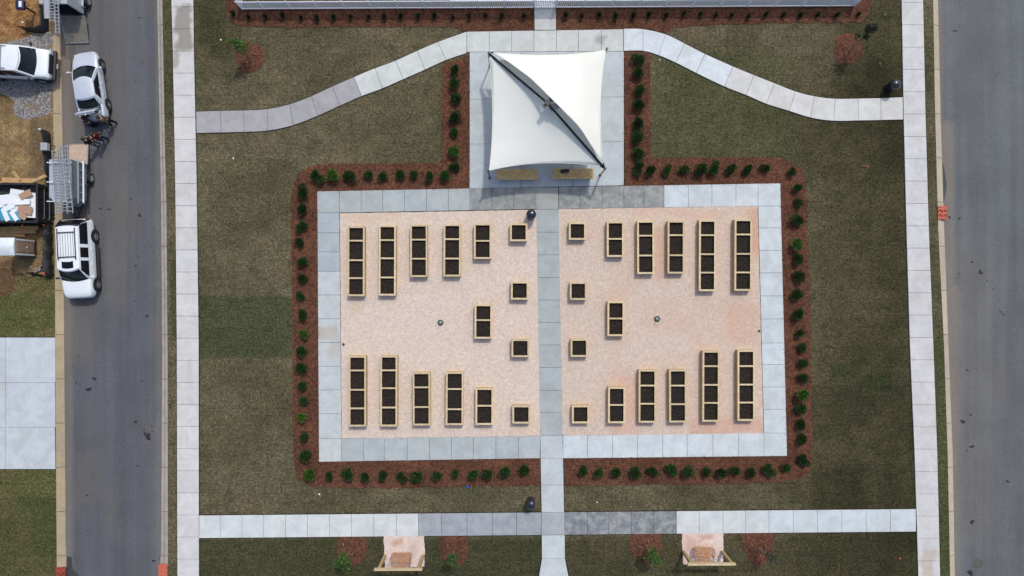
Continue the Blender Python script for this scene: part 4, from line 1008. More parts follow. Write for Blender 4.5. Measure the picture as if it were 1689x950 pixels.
swing(635.5,697.7,916.2,2.15,(616.6,940.3),(696,940),(663,919.5),R(-1),'wooden bench swing on its gravel pad, left of the central path','',1)
swing(1126.8,1190.6,909,2.15,(1134.5,931.8),(1213.8,931.2),(1161,910.2),R(-3),'wooden bench swing on its gravel pad, right of the central path','',2)

# ------------------------------------------------------------------ vehicles
def wheel(root, x, y, r=.36, wd=.24, side=1, name='wheel'):
    """side=-1 faces the vehicle's right"""
    w_ = empty(name, (x,y,r)); w_.parent = root
    M_ = Matrix.Rotation(R(90)*(-side),4,'X')
    m = MB(); h = wd/2
    m.lathe([(r*.62,-h),(r*.93,-h),(r,-h*.7),(r,h*.7),(r*.93,h),(r*.64,h),(r*.62,h*.8)], 28, M_); m.build('tyre', M_rubber, w_)
    m = MB(); m.lathe([(r*.63,h*.86),(r*.58,h*.90),(r*.55,h*.55),(.0,h*.5)], 24, M_)
    for k in range(6): m.box(r*.08,r*.58,-r*.075,r*.075,h*.52,h*.84,M_ @ Matrix.Rotation(k*math.pi/3,4,'Z'))
    m.lathe([(r*.16,h*.84),(r*.14,h*.92),(0,h*.93)], 14, M_); m.build('rim', M_rim, w_)
    return w_
def superring(W_, zt, zb, crown=.03, cav=0.0):
    half = [(0,zb),(W_*.80,zb),(W_*.95,zb+.08),(W_,zb+.30*(zt-zb)),(W_*.995,zb+.62*(zt-zb)),(W_*.95,zt-.07),(W_*.86,zt-.01)]
    if cav: half += [(W_*.80,zt-.01),(W_*.78,zt-cav),(0,zt-cav)]
    else: half += [(W_*.70,zt+crown*.5),(W_*.40,zt+crown*.9),(0,zt+crown)]
    return half+[(-y,z) for y,z in half[-2:0:-1]]
def body(root, st, paint, cavs=None):
    m = MB(); rings = []
    for k,(x,W_,zt,zb) in enumerate(st):
        cv = (cavs or {}).get(k, 0); rings.append([(x,y,z) for y,z in superring(W_, zt, zb, cav=cv)])
    n = len(rings[0]); vs = [p for r_ in rings for p in r_]
    fs = [(i*n+j,(i+1)*n+j,(i+1)*n+(j+1)%n,i*n+(j+1)%n) for i in range(len(rings)-1) for j in range(n)]
    fs += [tuple(range(n)), tuple(range((len(rings)-1)*n, len(rings)*n))[::-1]]
    m.add(vs, [f[::-1] for f in fs], smooth=True)
    return m.build('body', paint, root, subsurf=2)
class Cab:
    def __init__(s, xf0,xf1,xr0,xr1,w0,w1,z0,z1,bowf=.16,bowr=.08,curve=.05):
        s.__dict__.update(locals())
    def fx(s,v): return s.xf0+(s.xf1-s.xf0)*v
    def rx(s,v): return s.xr0+(s.xr1-s.xr0)*v
    def w(s,v): return s.w0+(s.w1-s.w0)*(v**1.25)
    def z(s,v): return s.z0+(s.z1-s.z0)*v
    def front(s,u,v): q = 2*u-1; k = s.curve*math.sin(math.pi*v); return Vector((s.fx(v)-s.bowf*q*q+k, s.w(v)*q, s.z(v)))
    def rear(s,u,v): q = 1-2*u; return Vector((s.rx(v)+s.bowr*q*q-s.curve*math.sin(math.pi*v), s.w(v)*q, s.z(v)))
    def side(s,u,v,sg): x0 = s.rx(v)+s.bowr; x1 = s.fx(v)-s.bowf; return Vector((x0+(x1-x0)*u, sg*s.w(v), s.z(v)))
    def roof(s,u,v):
        q = 2*v-1; x0 = s.rx(1)+s.bowr*q*q; x1 = s.fx(1)-s.bowf*q*q; x = x0+(x1-x0)*u
        return Vector((x, s.w(1)*q, s.z1+.07*(1-q*q)**.7*(1-(2*u-1)**4*.55)))
    def shell(s):
        m = MB(); m.grid(lambda u,v: s.front(u,v),8,6,flip=False); m.grid(lambda u,v: s.rear(u,v),8,6)
        m.grid(lambda u,v: s.side(u,v,1),10,6,flip=True); m.grid(lambda u,v: s.side(u,v,-1),10,6); m.grid(s.roof,12,10); return m
    def patch(s, fn, u0,u1,v0,v1, off, nu=6, nv=5, shear=0.0):
        m = MB(); c = Vector(((s.xf0+s.xr0)/2,0,s.z0))
        def f2(u,v):
            uu = u0+(u1-u0)*u; vv = v0+(v1-v0)*v; uu2 = uu-shear*(vv-v0)
            p = fn(uu2,vv); e = 1e-3; du = fn(uu2+e,vv)-fn(uu2-e,vv); dv = fn(uu2,vv+e)-fn(uu2,vv-e); nn = du.cross(dv)
            if nn.length < 1e-12: return p
            nn.normalize()
            if nn.dot(p-c) < 0: nn = -nn
            return p+nn*off
        m.grid(f2, nu, nv); return m
def vehicle_glass(root, cab, side_panes, rear=True, front_v=(.06,.93), rear_full=False):
    o = cab.patch(cab.front,.05,.95,*front_v,.008).build('windscreen', M_wglass, root)
    if rear: cab.patch(cab.rear,*((.01,.99,.02,.97) if rear_full else (.07,.93,.08,.90)),.008).build('rear_window', M_glass, root)
    for sg in (1,-1):
        for pane in side_panes:
            if len(pane) == 4:      # pane by lengthwise position: rear x, front x, slant of each edge
                xa, xb, s0, s1 = pane
                cab.patch(lambda u,v: Vector((xa+s0*(v-.5)+(xb-xa+(s1-s0)*(v-.5))*u, sg*cab.w(v), cab.z(v))),0,1,.14,.86,.010).build('side_window', M_glass, root); continue
            u0, u1, sh = pane; cab.patch(lambda u,v: cab.side(u,v,sg),u0,u1,.12,.86,.008,shear=sh).build('side_window', M_glass, root)
def arch_ring(root, x, y, r, side):
    M_ = Matrix.Translation((x,y,r)) @ Matrix.Rotation(R(90)*(-side),4,'X'); m = MB()
    m.lathe([(r*1.20,-.25),(r*1.20,.02),(r*1.16,.03),(r*1.0,.02),(0,.015)], 28, M_); m.build('wheel_arch', M_trim, root)
def mirror(root, x, y, z, sg, mat):
    m = MB(); m.bar((x,y,z),(x-.02,y+sg*.12,z+.03),.06,.05); m.box(x-.08,x+.04,min(y+sg*.10,y+sg*.28),max(y+sg*.10,y+sg*.28),z-.03,z+.13); m.build('mirror', mat, root, bevel=.03)
def place_by_hubs(front_px, rear_px, r, half, side=-1):
    """returns (location, heading) from the hub faces seen on the vehicle's one side"""
    f = G(*front_px, r); b_ = G(*rear_px, r); d = (f-b_).normalized(); mid = (f+b_)/2; lft = Vector((-d.y,d.x,0))
    c = mid - lft*side*half; return Vector((c.x,c.y,Z_ROAD+.001)), math.atan2(d.y,d.x), (f-b_).length

# --- white SUV parked on the street
loc, hd, wb = place_by_hubs((160.5,469),(156.6,389.7),.39,1.02, side=1)   # nose down the picture: we see its left side
suv = empty('parked_suv', loc, 'white SUV with black roof rack and sunroof parked at the left kerb', 'SUV', rz=hd)
a = wb/2; xF = a+.88; xRr = -a-1.16
body(suv, [(xRr,.80,.80,.42),(xRr+.06,.93,.98,.36),(xRr+.35,1.0,1.08,.30),(-a,1.0,1.10,.28),(-.4,1.0,1.10,.27),(.5,1.0,1.10,.27),(1.3,1.0,1.12,.28),(a,.99,1.10,.28),(xF-.35,.96,1.04,.30),(xF-.10,.86,.93,.36),(xF,.68,.72,.44)], M_wpaint)
cab = Cab(1.42,.68,xRr+.08,-2.20,.955,.70,1.05,1.80,bowf=.20,bowr=.08)
cab.shell().build('cabin', M_wpaint, suv)
vehicle_glass(suv, cab, rear_full=True, side_panes=[(-2.34,-1.02,.30,0),(-.80,-.16,0,0),(.04,.86,0,-.55)])
for sx in (a,-a):
    for sg in (1,-1): arch_ring(suv, sx, sg*.985, .40, sg); wheel(suv, sx, sg*.90, .39, .26, sg)
m = MB()
for q in (-1,1):
    for k in range(8):
        p0 = cab.roof(.05+.10*k*.92,.5+q*.40); p1 = cab.roof(.05+.10*(k+1)*.92,.5+q*.40); m.bar(p0+Vector((0,0,.06)), p1+Vector((0,0,.06)), .04, .04)
    for u in (.05,.4,.75): p = cab.roof(u,.5+q*.40); m.bar(p, p+Vector((0,0,.06)), .04,.06)
for u in (.14,.72): m.bar(cab.roof(u,.10)+Vector((0,0,.085)), cab.roof(u,.90)+Vector((0,0,.085)), .055, .03)
m.build('roof_rack', M_trim, suv)
m = MB()
for q in (.22,.34,.46,.58,.70,.80):
    m.bar(cab.roof(.14,q)+Vector((0,0,.012)), cab.roof(.72,q)+Vector((0,0,.012)), .014, .02)
m.build('roof_strips', M_trim, suv)
cab.patch(cab.roof,.80,.95,.24,.76,.010).build('sunroof', M_glass, suv)
cab.patch(cab.rear,.02,.98,.86,1.0,.05).build('rear_spoiler', M_trim, suv, solid=.04)
for sg in (1,-1):
    mirror(suv, 1.10, sg*.96, 1.06, sg, M_wpaint if sg > 0 else M_trim)
    m = MB(); m.box(xF-.30,xF-.12,sg*.62-.14,sg*.62+.14,.80,.94); m.build('headlight', M_lamp, suv, bevel=.03)
    m = MB(); m.box(xRr+.05,xRr+.14,sg*.86-.05,sg*.86+.05,.75,1.10); m.build('tail_light', M_tail, suv, bevel=.02)
    m = MB(); m.box(-a+.55,a-.55,min(sg*.98,sg*1.12),max(sg*.98,sg*1.12),.30,.36); m.build('running_board', M_trim, suv, bevel=.01)
    for hx in (.25,-.75): m = MB(); m.box(hx-.09,hx+.09,min(sg*.99,sg*1.025),max(sg*.99,sg*1.025),.86,.90); m.build('door_handle', M_wpaint, suv)
m = MB(); m.box(xF-.06,xF+.02,-.45,.45,.58,.80); m.build('grille', M_trim, suv, bevel=.02)
m = MB(); m.box(xF-.02,xF+.03,-.16,.16,.45,.55); m.build('number_plate', M_foam, suv)

# --- silver coupe with open boot
loc, hd, wb = place_by_hubs((167.6,106),(178,171.7),.33,.90, side=-1)
car = empty('parked_car', loc, 'silver sedan with its trunk lid raised, parked in the left road', 'car', rz=hd)
a = wb/2; xF = a+.92; xRr = -a-1.04
st = [(xRr,.66,.66,.40),(xRr+.08,.80,.90,.34),(xRr+.20,.85,.96,.28),(xRr+.30,.87,.97,.27),(xRr+.85,.89,.98,.24),(xRr+.97,.89,.98,.24),(-.6,.90,.93,.20),(.4,.90,.92,.20),(1.2,.90,.90,.20),(a+.2,.88,.80,.22),(a+.6,.82,.70,.26),(xF-.08,.68,.60,.32),(xF,.5,.50,.36)]
body(car, st, M_spaint, cavs={3:.38,4:.38})
cab = Cab(1.24,.30,-1.62,-1.08,.83,.63,.90,1.36,bowf=.26,bowr=.12,curve=.04)
cab.shell().build('cabin', M_spaint, car)
vehicle_glass(car, cab, [(.14,.45,-.05),(.49,.92,.12)], front_v=(.03,.92))
m = MB(); m.box(xRr+.34,xRr+.86,-.60,.60,.60,.625); m.build('trunk_floor', M_liner, car)
m = MB(); m.grid(lambda u,v: Vector((-1.70-.34*v+.05*math.sin(math.pi*v), -.62+1.24*u, 1.02+.66*v-.03*(2*u-1)**2)), 8, 6); m.add(*[[Vector((-2.04-.10*v, -.62+1.24*u, 1.68+.02-.12*v)) for u in (0,.5,1) for v in (0,1)], [(0,1,3,2),(2,3,5,4)]])
m.build('trunk_lid', M_spaint, car, solid=.04)
for sx in (a,-a):
    for sg in (1,-1): arch_ring(car, sx, sg*.885, .34, sg); wheel(car, sx, sg*.81, .33, .22, sg)
for sg in (1,-1):
    mirror(car, .92, sg*.86, .90, sg, M_spaint)
    m = MB(); m.box(xF-.42,xF-.14,sg*.56-.12,sg*.56+.12,.56,.68); m.build('headlight', M_lamp, car, bevel=.04)
    m = MB(); m.box(xRr+.03,xRr+.16,sg*.66-.13,sg*.66+.13,.68,.84); m.build('tail_light', M_tail, car, bevel=.03)
    for hx in (.0,-.72): m = MB(); m.box(hx-.08,hx+.08,min(sg*.89,sg*.925),max(sg*.89,sg*.925),.74,.78); m.build('door_handle', M_lamp, car)
m = MB(); m.box(xF-.03,xF+.02,-.3,.3,.36,.48); m.build('grille', M_trim, car, bevel=.02)
bg_ = empty('shopping_bag', car.matrix_basis @ Vector((xRr+.55,.25,.66)), 'pale bag lying inside the open trunk of the silver sedan', 'bag')
m = MB(); m.lathe([(0,0),(.17,0),(.19,.1),(.13,.2),(.04,.22)], 9); m.build('sack', M_foam, bg_); m = MB(); m.tube([(-.08,0,.2),(-.04,0,.3),(.05,0,.3),(.08,0,.2)], .012, 5); m.build('handle', M_foam, bg_)

# --- white SUV on the lot, nose to the kerb
lc = G(90,112.6); hdw = R(-3); dv = Vector((math.cos(hdw),math.sin(hdw),0))
cc = G(98.6,113.2)-dv*2.30; van = empty('white_suv', (cc.x,cc.y,.012), 'big white SUV with black front bumper, nose to kerb at the left edge', 'SUV', rz=hdw)
a = 1.5; xF = 2.30; xRr = -2.9
body(van, [(xRr,.85,1.0,.45),(xRr+.1,.98,1.12,.40),(-a,1.0,1.16,.36),(0,1.0,1.16,.34),(.9,1.0,1.18,.34),(1.45,.99,1.18,.36),(xF-.35,.97,1.14,.38),(xF-.10,.93,1.05,.42),(xF-.02,.86,.92,.46)], M_wpaint)
cab = Cab(1.66,.98,xRr+.12,xRr+.35,.95,.80,1.10,1.94,bowf=.20,bowr=.06)
cab.shell().build('cabin', M_wpaint, van)
vehicle_glass(van, cab, [(.05,.34,0),(.38,.64,0),(.68,.95,.07)])
for sx in (a,-a):
    for sg in (1,-1): arch_ring(van, sx, sg*.985, .42, sg); wheel(van, sx, sg*.91, .40, .28, sg)
m = MB(); m.bar(cab.roof(.72,.04)+Vector((0,0,.07)), cab.roof(.72,.96)+Vector((0,0,.07)), .05, .04); m.bar(cab.roof(.30,.04)+Vector((0,0,.07)), cab.roof(.30,.96)+Vector((0,0,.07)), .05, .04)
for q in (.06,.94): m.bar(cab.roof(.2,q)+Vector((0,0,.04)), cab.roof(.8,q)+Vector((0,0,.04)), .03, .04)
m.build('roof_rack', M_steel, van)
m = MB()
for q in (.2,.35,.5,.65,.8): m.bar(cab.roof(.1,q)+Vector((0,0,.006)), cab.roof(.88,q)+Vector((0,0,.006)), .02, .016)
m.build('roof_ribs', M_wpaint, van)
m = MB(); m.box(xF-.14,xF+.0,-.62,.62,.62,1.0); m.build('grille', M_trim, van, bevel=.03)
m = MB(); m.box(xF-.30,xF+.14,-1.0,1.0,.36,.62); m.build('front_bumper', M_trim, van, bevel=.13)
for sg in (1,-1):
    m = MB(); m.box(xF-.16,xF+.02,sg*.78-.14,sg*.78+.14,.72,.98); m.build('headlight', M_lamp, van, bevel=.03); mirror(van, 1.15, sg*.97, 1.12, sg, M_trim)
m = MB(); m.box(xF+.14,xF+.16,-.16,.16,.40,.50); m.build('number_plate', M_foam, van)

# --- cargo trailers
def rungs(mb, a, b_, wd, n, up, r=.022, rr_=.030):
    """a ladder from a to b"""
    a = Vector(a); b_ = Vector(b_); d = (b_-a).normalized(); sv = d.cross(Vector(up)).normalized()
    for s_ in (-1,1): mb.bar(a+sv*s_*wd/2, b_+sv*s_*wd/2, .035, .075, up=up)
    for k in range(n):
        p = a.lerp(b_, (k+.5)/n); mb.tube([p-sv*wd/2, p+sv*wd/2], .018, 5)
def ladder(name, a, b_, wd, n, label, up=(0,0,1), group='aluminium ladders carried on the trailers'):
    a = Vector(a); root = empty(name, a, label, 'ladder', group); b2 = Vector(b_)-a
    d = b2.normalized(); sv = d.cross(Vector(up)).normalized()
    for s_ in (-1,1): m = MB(); m.bar(sv*s_*wd/2, b2+sv*s_*wd/2, .03, .085, up=up); m.build('side_rail', M_alu, root)
    m = MB()
    for k in range(n): p = b2*((k+.5)/n); m.tube([p-sv*wd/2, p+sv*wd/2], .027, 6)
    m.build('rungs', M_alu, root)
    return root
def trailer(x0, x1, y_rear, y_front, nose, hgt, skin, ramp_px, label, wheel_px, roofmat):
    """footprint in photo pixels; rear at y_rear, front towards y_front (either way)"""
    A = G(x0, y_rear); B_ = G(x1, y_rear); C_ = G(x0, y_front); cx = (A.x+B_.x)/2; cy = (A.y+C_.y)/2
    W2 = (B_.x-A.x)/2; L2 = abs(C_.y-A.y)/2; sgn = 1 if A.y > C_.y else -1      # sgn=1: rear is north
    root = empty('cargo_trailer', (cx,cy,Z_ROAD), label, 'trailer'); fl = .45
    def W(x,y,z): return (x, y*sgn, z)
    t = .05
    for s_ in (-1,1): m = MB(); x_ = s_*(W2-t/2); m.box(x_-t/2,x_+t/2,*sorted((-L2*sgn,L2*sgn)),fl,hgt); m.build('side_wall', skin, root)
    nz = nose
    m = MB(); P = [(-W2,-L2),(-W2*.35,-L2-nz),(W2*.35,-L2-nz),(W2,-L2)]
    for p,q in zip(P,P[1:]): m.bar(Vector(W(p[0],p[1],(fl+hgt)/2)), Vector(W(q[0],q[1],(fl+hgt)/2)), .05, hgt-fl)
    m.build('front_wall', skin, root)
    m = MB(); pts = [(p[0],p[1]*sgn) for p in P]+[(W2,L2*sgn),(-W2,L2*sgn)]
    m.prism(pts, hgt+.002, hgt+.04); m.build('roof', M_trailer2, root)
    m = MB(); m.prism(pts, fl-.10, fl-.002); m.build('floor', M_trim, root)
    m = MB(); y_ = L2*sgn
    m.box(-W2,-W2+.09,min(y_,y_+.03*sgn),max(y_,y_+.03*sgn),fl,hgt+.04); m.box(W2-.09,W2,min(y_,y_+.03*sgn),max(y_,y_+.03*sgn),fl,hgt+.04); m.box(-W2+.091,W2-.091,min(y_,y_+.03*sgn),max(y_,y_+.03*sgn),hgt-.10,hgt+.04); m.build('door_frame', M_alu, root)
    o_ = Vector((cx,cy,0)); R4 = [G(*p, z_)-o_ for p, z_ in zip(ramp_px, (.50,.50,.03,.03))]
    for r_ in R4: r_.z += .02
    m = MB(); m.add(R4, [(0,1,2,3)]); m.build('ramp_door', M_ply if roofmat is M_trailer else M_ramp, root, solid=.05)
    m = MB()
    for i in range(4): m.bar(R4[i]+Vector((0,0,.03)), R4[(i+1)%4]+Vector((0,0,.03)), .05, .05)
    m.build('ramp_frame', M_steel, root)
    wy = (G(*wheel_px,.34)).y-cy
    for s_ in (-1,1):
        fm = MB(); x_a, x_b = sorted((s_*(W2+.004), s_*(W2+.15))); fm.box(x_a,x_b,wy-.46,wy+.46,.72,.76); fm.box(x_a,x_b,wy-.50,wy-.46,.5,.75); fm.box(x_a,x_b,wy+.46,wy+.50,.5,.75); fm.build('fender', skin, root, bevel=.02)
        wq = wheel(root, s_*(W2+.16), wy, .34, .20, 1); wq.rotation_euler = (0,0,-s_*math.pi/2)
    m = MB(); m.bar(W(-W2*.6,-L2-nz*.6,.4),W(0,-L2-nz-.9,.4),.08,.1); m.bar(W(W2*.6,-L2-nz*.6,.4),W(0,-L2-nz-.9,.4),.08,.1); m.tube([W(0,-L2-nz-.8,.02),W(0,-L2-nz-.8,.8)],.04,8); m.build('hitch', M_trim, root)
    return root, W2, L2
HT = 2.0
tr1, w1_, l1_ = trailer(113.5,148.3,272.5,331,.42,HT,M_trailer,[(110,271),(143.5,271),(145,236.5),(113,237.8)],'dark grey enclosed trailer loaded with ladders, ramp down, behind the white SUV',(152.4,293.5),M_trailer)
m = MB(); o1 = tr1.location
for py_ in (268,300,332):
    p = G(80,py_,HT+.12)-o1; q = G(118,py_,HT+.12)-o1; p.z -= 0; m.bar((p.x-.12,p.y,HT-Z_ROAD+.10),(q.x,q.y,HT-Z_ROAD+.10),.05,.05); 
    for u in (.1,.9): e = p.lerp(q,u); m.bar((e.x,e.y,HT-Z_ROAD-.08),(e.x,e.y,HT-Z_ROAD+.10),.04,.04)
m.build('rack_bars', M_white, tr1)
zl = HT+.22
ladder('ladder', G(90.5,247,zl), G(97,353,zl), .36, 22, 'aluminium ladder nearest the kerb on the grey trailer roof')
ladder('ladder', G(103.3,240,zl+.01), G(108.2,350,zl+.01), .36, 22, 'aluminium ladder in the middle of the grey trailer roof')
ladder('ladder', G(107,238.5,zl+.13), G(116,352,zl+.13), .34, 16, 'aluminium ladder on top, nearest the road, on the grey trailer roof')
xw = tr1.location.x+w1_+.07
ys0 = G(0,262,1.1).y; ys1 = G(0,336,1.1).y
ladder('ladder', (xw, ys0, 1.05), (xw, ys1, 1.02), .64, 6, 'short wide ladder hung on the road side of the grey trailer', up=(1,0,0))
m = MB(); m.tube([(xw+.06,ys0-.1,.92),(xw+.06,ys1+.1,.90)], .055, 10); pipe = m.build('white_pipe', M_white); tag(pipe,'white pipe lying along the side ladder of the grey trailer','pipe')
m = MB()
for k in (.2,.8): yy = ys0+(ys1-ys0)*k-tr1.location.y; m.box(w1_-.02, w1_+.16, yy-.03, yy+.03, .70-Z_ROAD, .74-Z_ROAD); m.box(w1_-.02, w1_+.16, yy-.03, yy+.03, .78-Z_ROAD, .82-Z_ROAD)
m.build('side_bracket', M_alu, tr1)
tr2, w2_, l2_ = trailer(99,143.5,26,-66,.5,HT+.1,M_trailer2,[(99,26.5),(139,26),(145.3,70),(108,71)],'pale enclosed trailer with its grey ramp lowered at the top left',(154,1),M_trailer2)
zl = HT+.34
def plank(px0,py0,px1,py1,z,w_,th,mat,name,label,cat,group=None):
    a_ = G(px0,py0,z); b2 = G(px1,py1,z); m = MB(); m.bar(Vector((0,0,0)), b2-a_, w_, th); o = m.build(name, mat, loc=a_, bevel=.004); return tag(o,label,cat,group)
ladder('ladder', G(87,36,zl), G(84,-70,zl), .30, 22, 'aluminium ladder overhanging the rear of the pale trailer roof')
ladder('ladder', G(95.5,56,zl), G(90.5,-60,zl), .22, 20, 'narrow long ladder reaching furthest back from the pale trailer roof')
sp1 = empty('scaffold_plank', G(78.3,30.5,zl), 'pale blue-grey scaffold plank at the outer edge of the trailer roof', 'plank')
m = MB(); bb_ = G(74.5,-70,zl)-G(78.3,30.5,zl); m.bar((0,0,0), bb_, .34, .05); m.build('deck', M_alu, sp1); m = MB(); m.bar(Vector((-.17,0,0)), bb_+Vector((-.17,0,0)), .03, .1); m.bar(Vector((.17,0,0)), bb_+Vector((.17,0,0)), .03, .1); m.build('edge_rails', M_steel, sp1)
m = MB()
for yy in (.4,1.8,3.0):
    m.bar((-w2_-.2, l2_*-1+yy, HT+.31-Z_ROAD-.1),(w2_*.6, l2_*-1+yy, HT+.31-Z_ROAD-.1),.05,.05)
    for u in (-w2_+.05, w2_*.5): m.bar((u, l2_*-1+yy, HT+.1-Z_ROAD-.1),(u, l2_*-1+yy, HT+.31-Z_ROAD-.1),.04,.04)
m.build('rack_bars', M_alu, tr2)

# --- dumpster with waste sheets
def px_at(px,py,z): return G(px,py,z)
dm = empty('dumpster', (*g2(12,339), .0), 'black roll-off dumpster heaped with white foam and cardboard', 'dumpster'); od = dm.location
a_ = Vector(g2(-62,369.5)); c_ = Vector(g2(86,309)); x0,y0,x1_,y1_ = a_.x-od.x,a_.y-od.y,c_.x-od.x,c_.y-od.y; hh = 1.42; t = .08
m = MB(); m.box(x0,x1_,y0,y0+t,.15,hh); m.box(x0,x1_,y1_-t,y1_,.15,hh); m.box(x0,x0+t,y0+t+.002,y1_-t-.002,.15,hh); m.box(x1_-t,x1_,y0+t+.002,y1_-t-.002,.15,hh); m.box(x0+t,x1_-t,y0+t,y1_-t,.15,.2); m.build('box', M_dump, dm)
m = MB(); 
for (p,q) in (((x0,y0),(x1_,y0)),((x0,y1_),(x1_,y1_)),((x1_,y0),(x1_,y1_)),((x0,y0),(x0,y1_))): m.bar((p[0],p[1],hh+.03),(q[0],q[1],hh+.03),.14,.10)
m.build('top_rim', M_dump, dm, bevel=.02)
m = MB()
for k in range(4): y_ = y0+.15+k*(y1_-y0-.3)/3; m.box(x1_+.002,x1_+.10,y_-.05,y_+.05,.15,hh-.05)
for k in range(9): x_ = x0+.3+k*(x1_-x0-.6)/8; m.box(x_-.05,x_+.05,y0-.10,y0-.002,.15,hh-.05); m.box(x_-.05,x_+.05,y1_+.002,y1_+.1,.15,hh-.05)
m.build('ribs', M_dump, dm)
m = MB()
for z_ in (.45,.95): m.bar((x1_+.13,y0+.25,z_),(x1_+.13,y1_-.25,z_),.03,.05); m.bar((x1_+.10,y0+.25,z_-.0),(x1_+.14,y0+.25,z_+.15),.03,.03)
m.build('bright_edge_bars', M_steel, dm)
m = MB(); m.bar((x0,y0+.4,.08),(x1_+.2,y0+.4,.08),.14,.14); m.bar((x0,y1_-.4,.08),(x1_+.2,y1_-.4,.08),.14,.14); m.build('skids', M_dump, dm)
sheets = [ # px, py, w px, h px, rot, mat, z, tiltx, label
 (12,336,46,30,4,'f',1.22,'large white foam sheet at the left edge of the dumpster load'),
 (45,338,34,42,-3,'f',1.18,'white foam sheet under the cardboard at the dumpster load right end'),
 (18,328,28,16,8,'f',1.30,'white foam sheet on top in the middle of the load'),
 (36,333,26,9,3,'f',1.34,'narrow white foam board beside the grey cardboard in dumpster'),
 (14,343,22,7,24,'f',1.38,'slanting white foam strip in the dumpster load'),
 (42,321,20,11,28,'c',1.36,'brown cardboard sheet tilted at the top corner of the load'),
 (41,346,23,14,-10,'c',1.36,'brown cardboard sheet in the middle right of the load'),
 (37,356,15,9,-35,'c',1.40,'small brown cardboard piece at the lower edge of the load'),
 (20,343,18,10,-34,'g',1.36,'pale grey board lying diagonally in the dumpster load'),
 (3,353,8,22,14,'b',1.34,'blue foam strip at the far left of the load'),
 (9,354,8,22,22,'f',1.40,'white strip between two blue strips in the load'),
 (16,355,6,22,24,'b',1.36,'second blue foam strip from the left in the load'),
 (23,356,7,18,34,'f',1.40,'short white strip near the lower rim of the dumpster'),
 (30,356,6,16,30,'b',1.37,'rightmost blue foam strip in the dumpster load'),
 (28,317,22,9,-8,'g',1.30,'pale grey board against the upper rim of the dumpster')]
mm = {'f':M_foam,'c':M_card,'b':M_blue,'g':M_roofp}; nm_ = {'f':'foam_sheet','c':'cardboard_sheet','b':'foam_strip','g':'pale_board'}
for i,(x,y,ww,hh_,rot,k,z,lb) in enumerate(sheets):
    p = G(x,y,z+.1); m = MB(); w2 = ww/52; h2 = hh_/52; rg = random.Random(i)
    m.box(-w2,w2,-h2,h2,-.012,.012); o = m.build(nm_[k], mm[k], loc=p, bevel=.004); o.rotation_euler = (R(rg.uniform(-5,5)),R(rg.uniform(-5,5)),R(rot)); tag(o, lb, 'waste sheet', 'waste sheets heaped in the dumpster')
m = MB(); zs = {}; rg = random.Random(3)
def fn(u,v):
    k = (round(u,3),round(v,3))
    if k not in zs: zs[k] = rg.uniform(.85,1.18)
    return (x0+t+.01+(x1_-x0-2*t-.02)*u, y0+t+.01+(y1_-y0-2*t-.02)*v, zs[k])
m.grid(fn, 22, 10, smooth=False); m.build('debris_fill', M_damp, dm)
# planks
GP = 'loose planks on the building lot'
plank(3,296.5,56,299,.30,.34,.05,M_board,'plank','wide tan plank lying along the upper side of the dumpster','plank',GP)
plank(22,283,33,298,.36,.20,.05,M_board,'plank','short plank crossing over the wide tan plank','plank',GP)
plank(50,301,76,290,.62,.20,.12,M_wood2,'plank','thick slanting plank pointing to the grey trailer','plank',GP)
plank(-30,303,50,303.5,.16,.30,.05,M_board,'plank','dull plank half hidden between dumpster and wide plank','plank',GP)
plank(-30,378.5,64,375.5,.30,.26,.10,M_board,'plank','tan beam below the dumpster, uppermost of three','plank',GP)
plank(-30,383.5,60,381.5,.16,.26,.10,M_wood2,'plank','tan beam below the dumpster, middle of three','plank',GP)
plank(-30,387.5,42,388.5,.10,.18,.08,M_board,'plank','tan beam below the dumpster, nearest the portable toilet','plank',GP)

# --- portable toilet
pt = empty('portable_toilet', (*g2(46,409.6), .01), 'tan portable toilet with white roof at the left edge', 'toilet')
hw = .53; hz = 1.98
m = MB(); m.box(-hw,hw,-hw,hw,.12,hz); m.build('walls', M_tan, pt, bevel=.03)
m = MB()
def rf(u,v):
    x = -hw-.03+2*(hw+.03)*u; y = -hw-.03+2*(hw+.03)*v; return (x, y, hz+.01+.20*(1-abs(2*v-1)**1.6)*(1-.55*abs(2*u-1)**3))
m.grid(rf, 12, 12)
for k in range(5): u = .12+.19*k; m.bar(rf(u,.06), rf(u,.5), .03,.02); m.bar(rf(u,.94), rf(u,.5), .03,.02)
m.box(-hw-.03,hw+.03,-hw-.03,-hw+.0,hz-.06,hz+.01); m.box(-hw-.03,hw+.03,hw,hw+.03,hz-.06,hz+.01); m.box(hw,hw+.03,-hw,hw,hz-.06,hz+.01); m.build('roof', M_roofp, pt)
m = MB(); m.box(hw+.004,hw+.035,-.36,.36,.2,hz-.16); d_ = m.build('door', M_tan, pt, bevel=.02)
m = MB(); m.box(hw+.036,hw+.05,-.29,.29,.3,.85); m.box(hw+.036,hw+.05,-.29,.29,1.0,hz-.26); m.build('door_panel', M_tan, d_, bevel=.015)
m = MB(); m.box(hw+.05,hw+.08,-.05,.05,.90,.96); m.build('latch', M_foam, d_)
for s_ in (-1,1): m = MB(); m.box(hw+.002,hw+.03,s_*.46-.05,s_*.46+.05,.14,hz-.02); m.build('corner_trim', M_roofp, pt)
m = MB(); m.box(-hw-.06,hw+.06,-hw-.06,hw+.06,0,.118); m.build('skid_base', M_trim, pt)

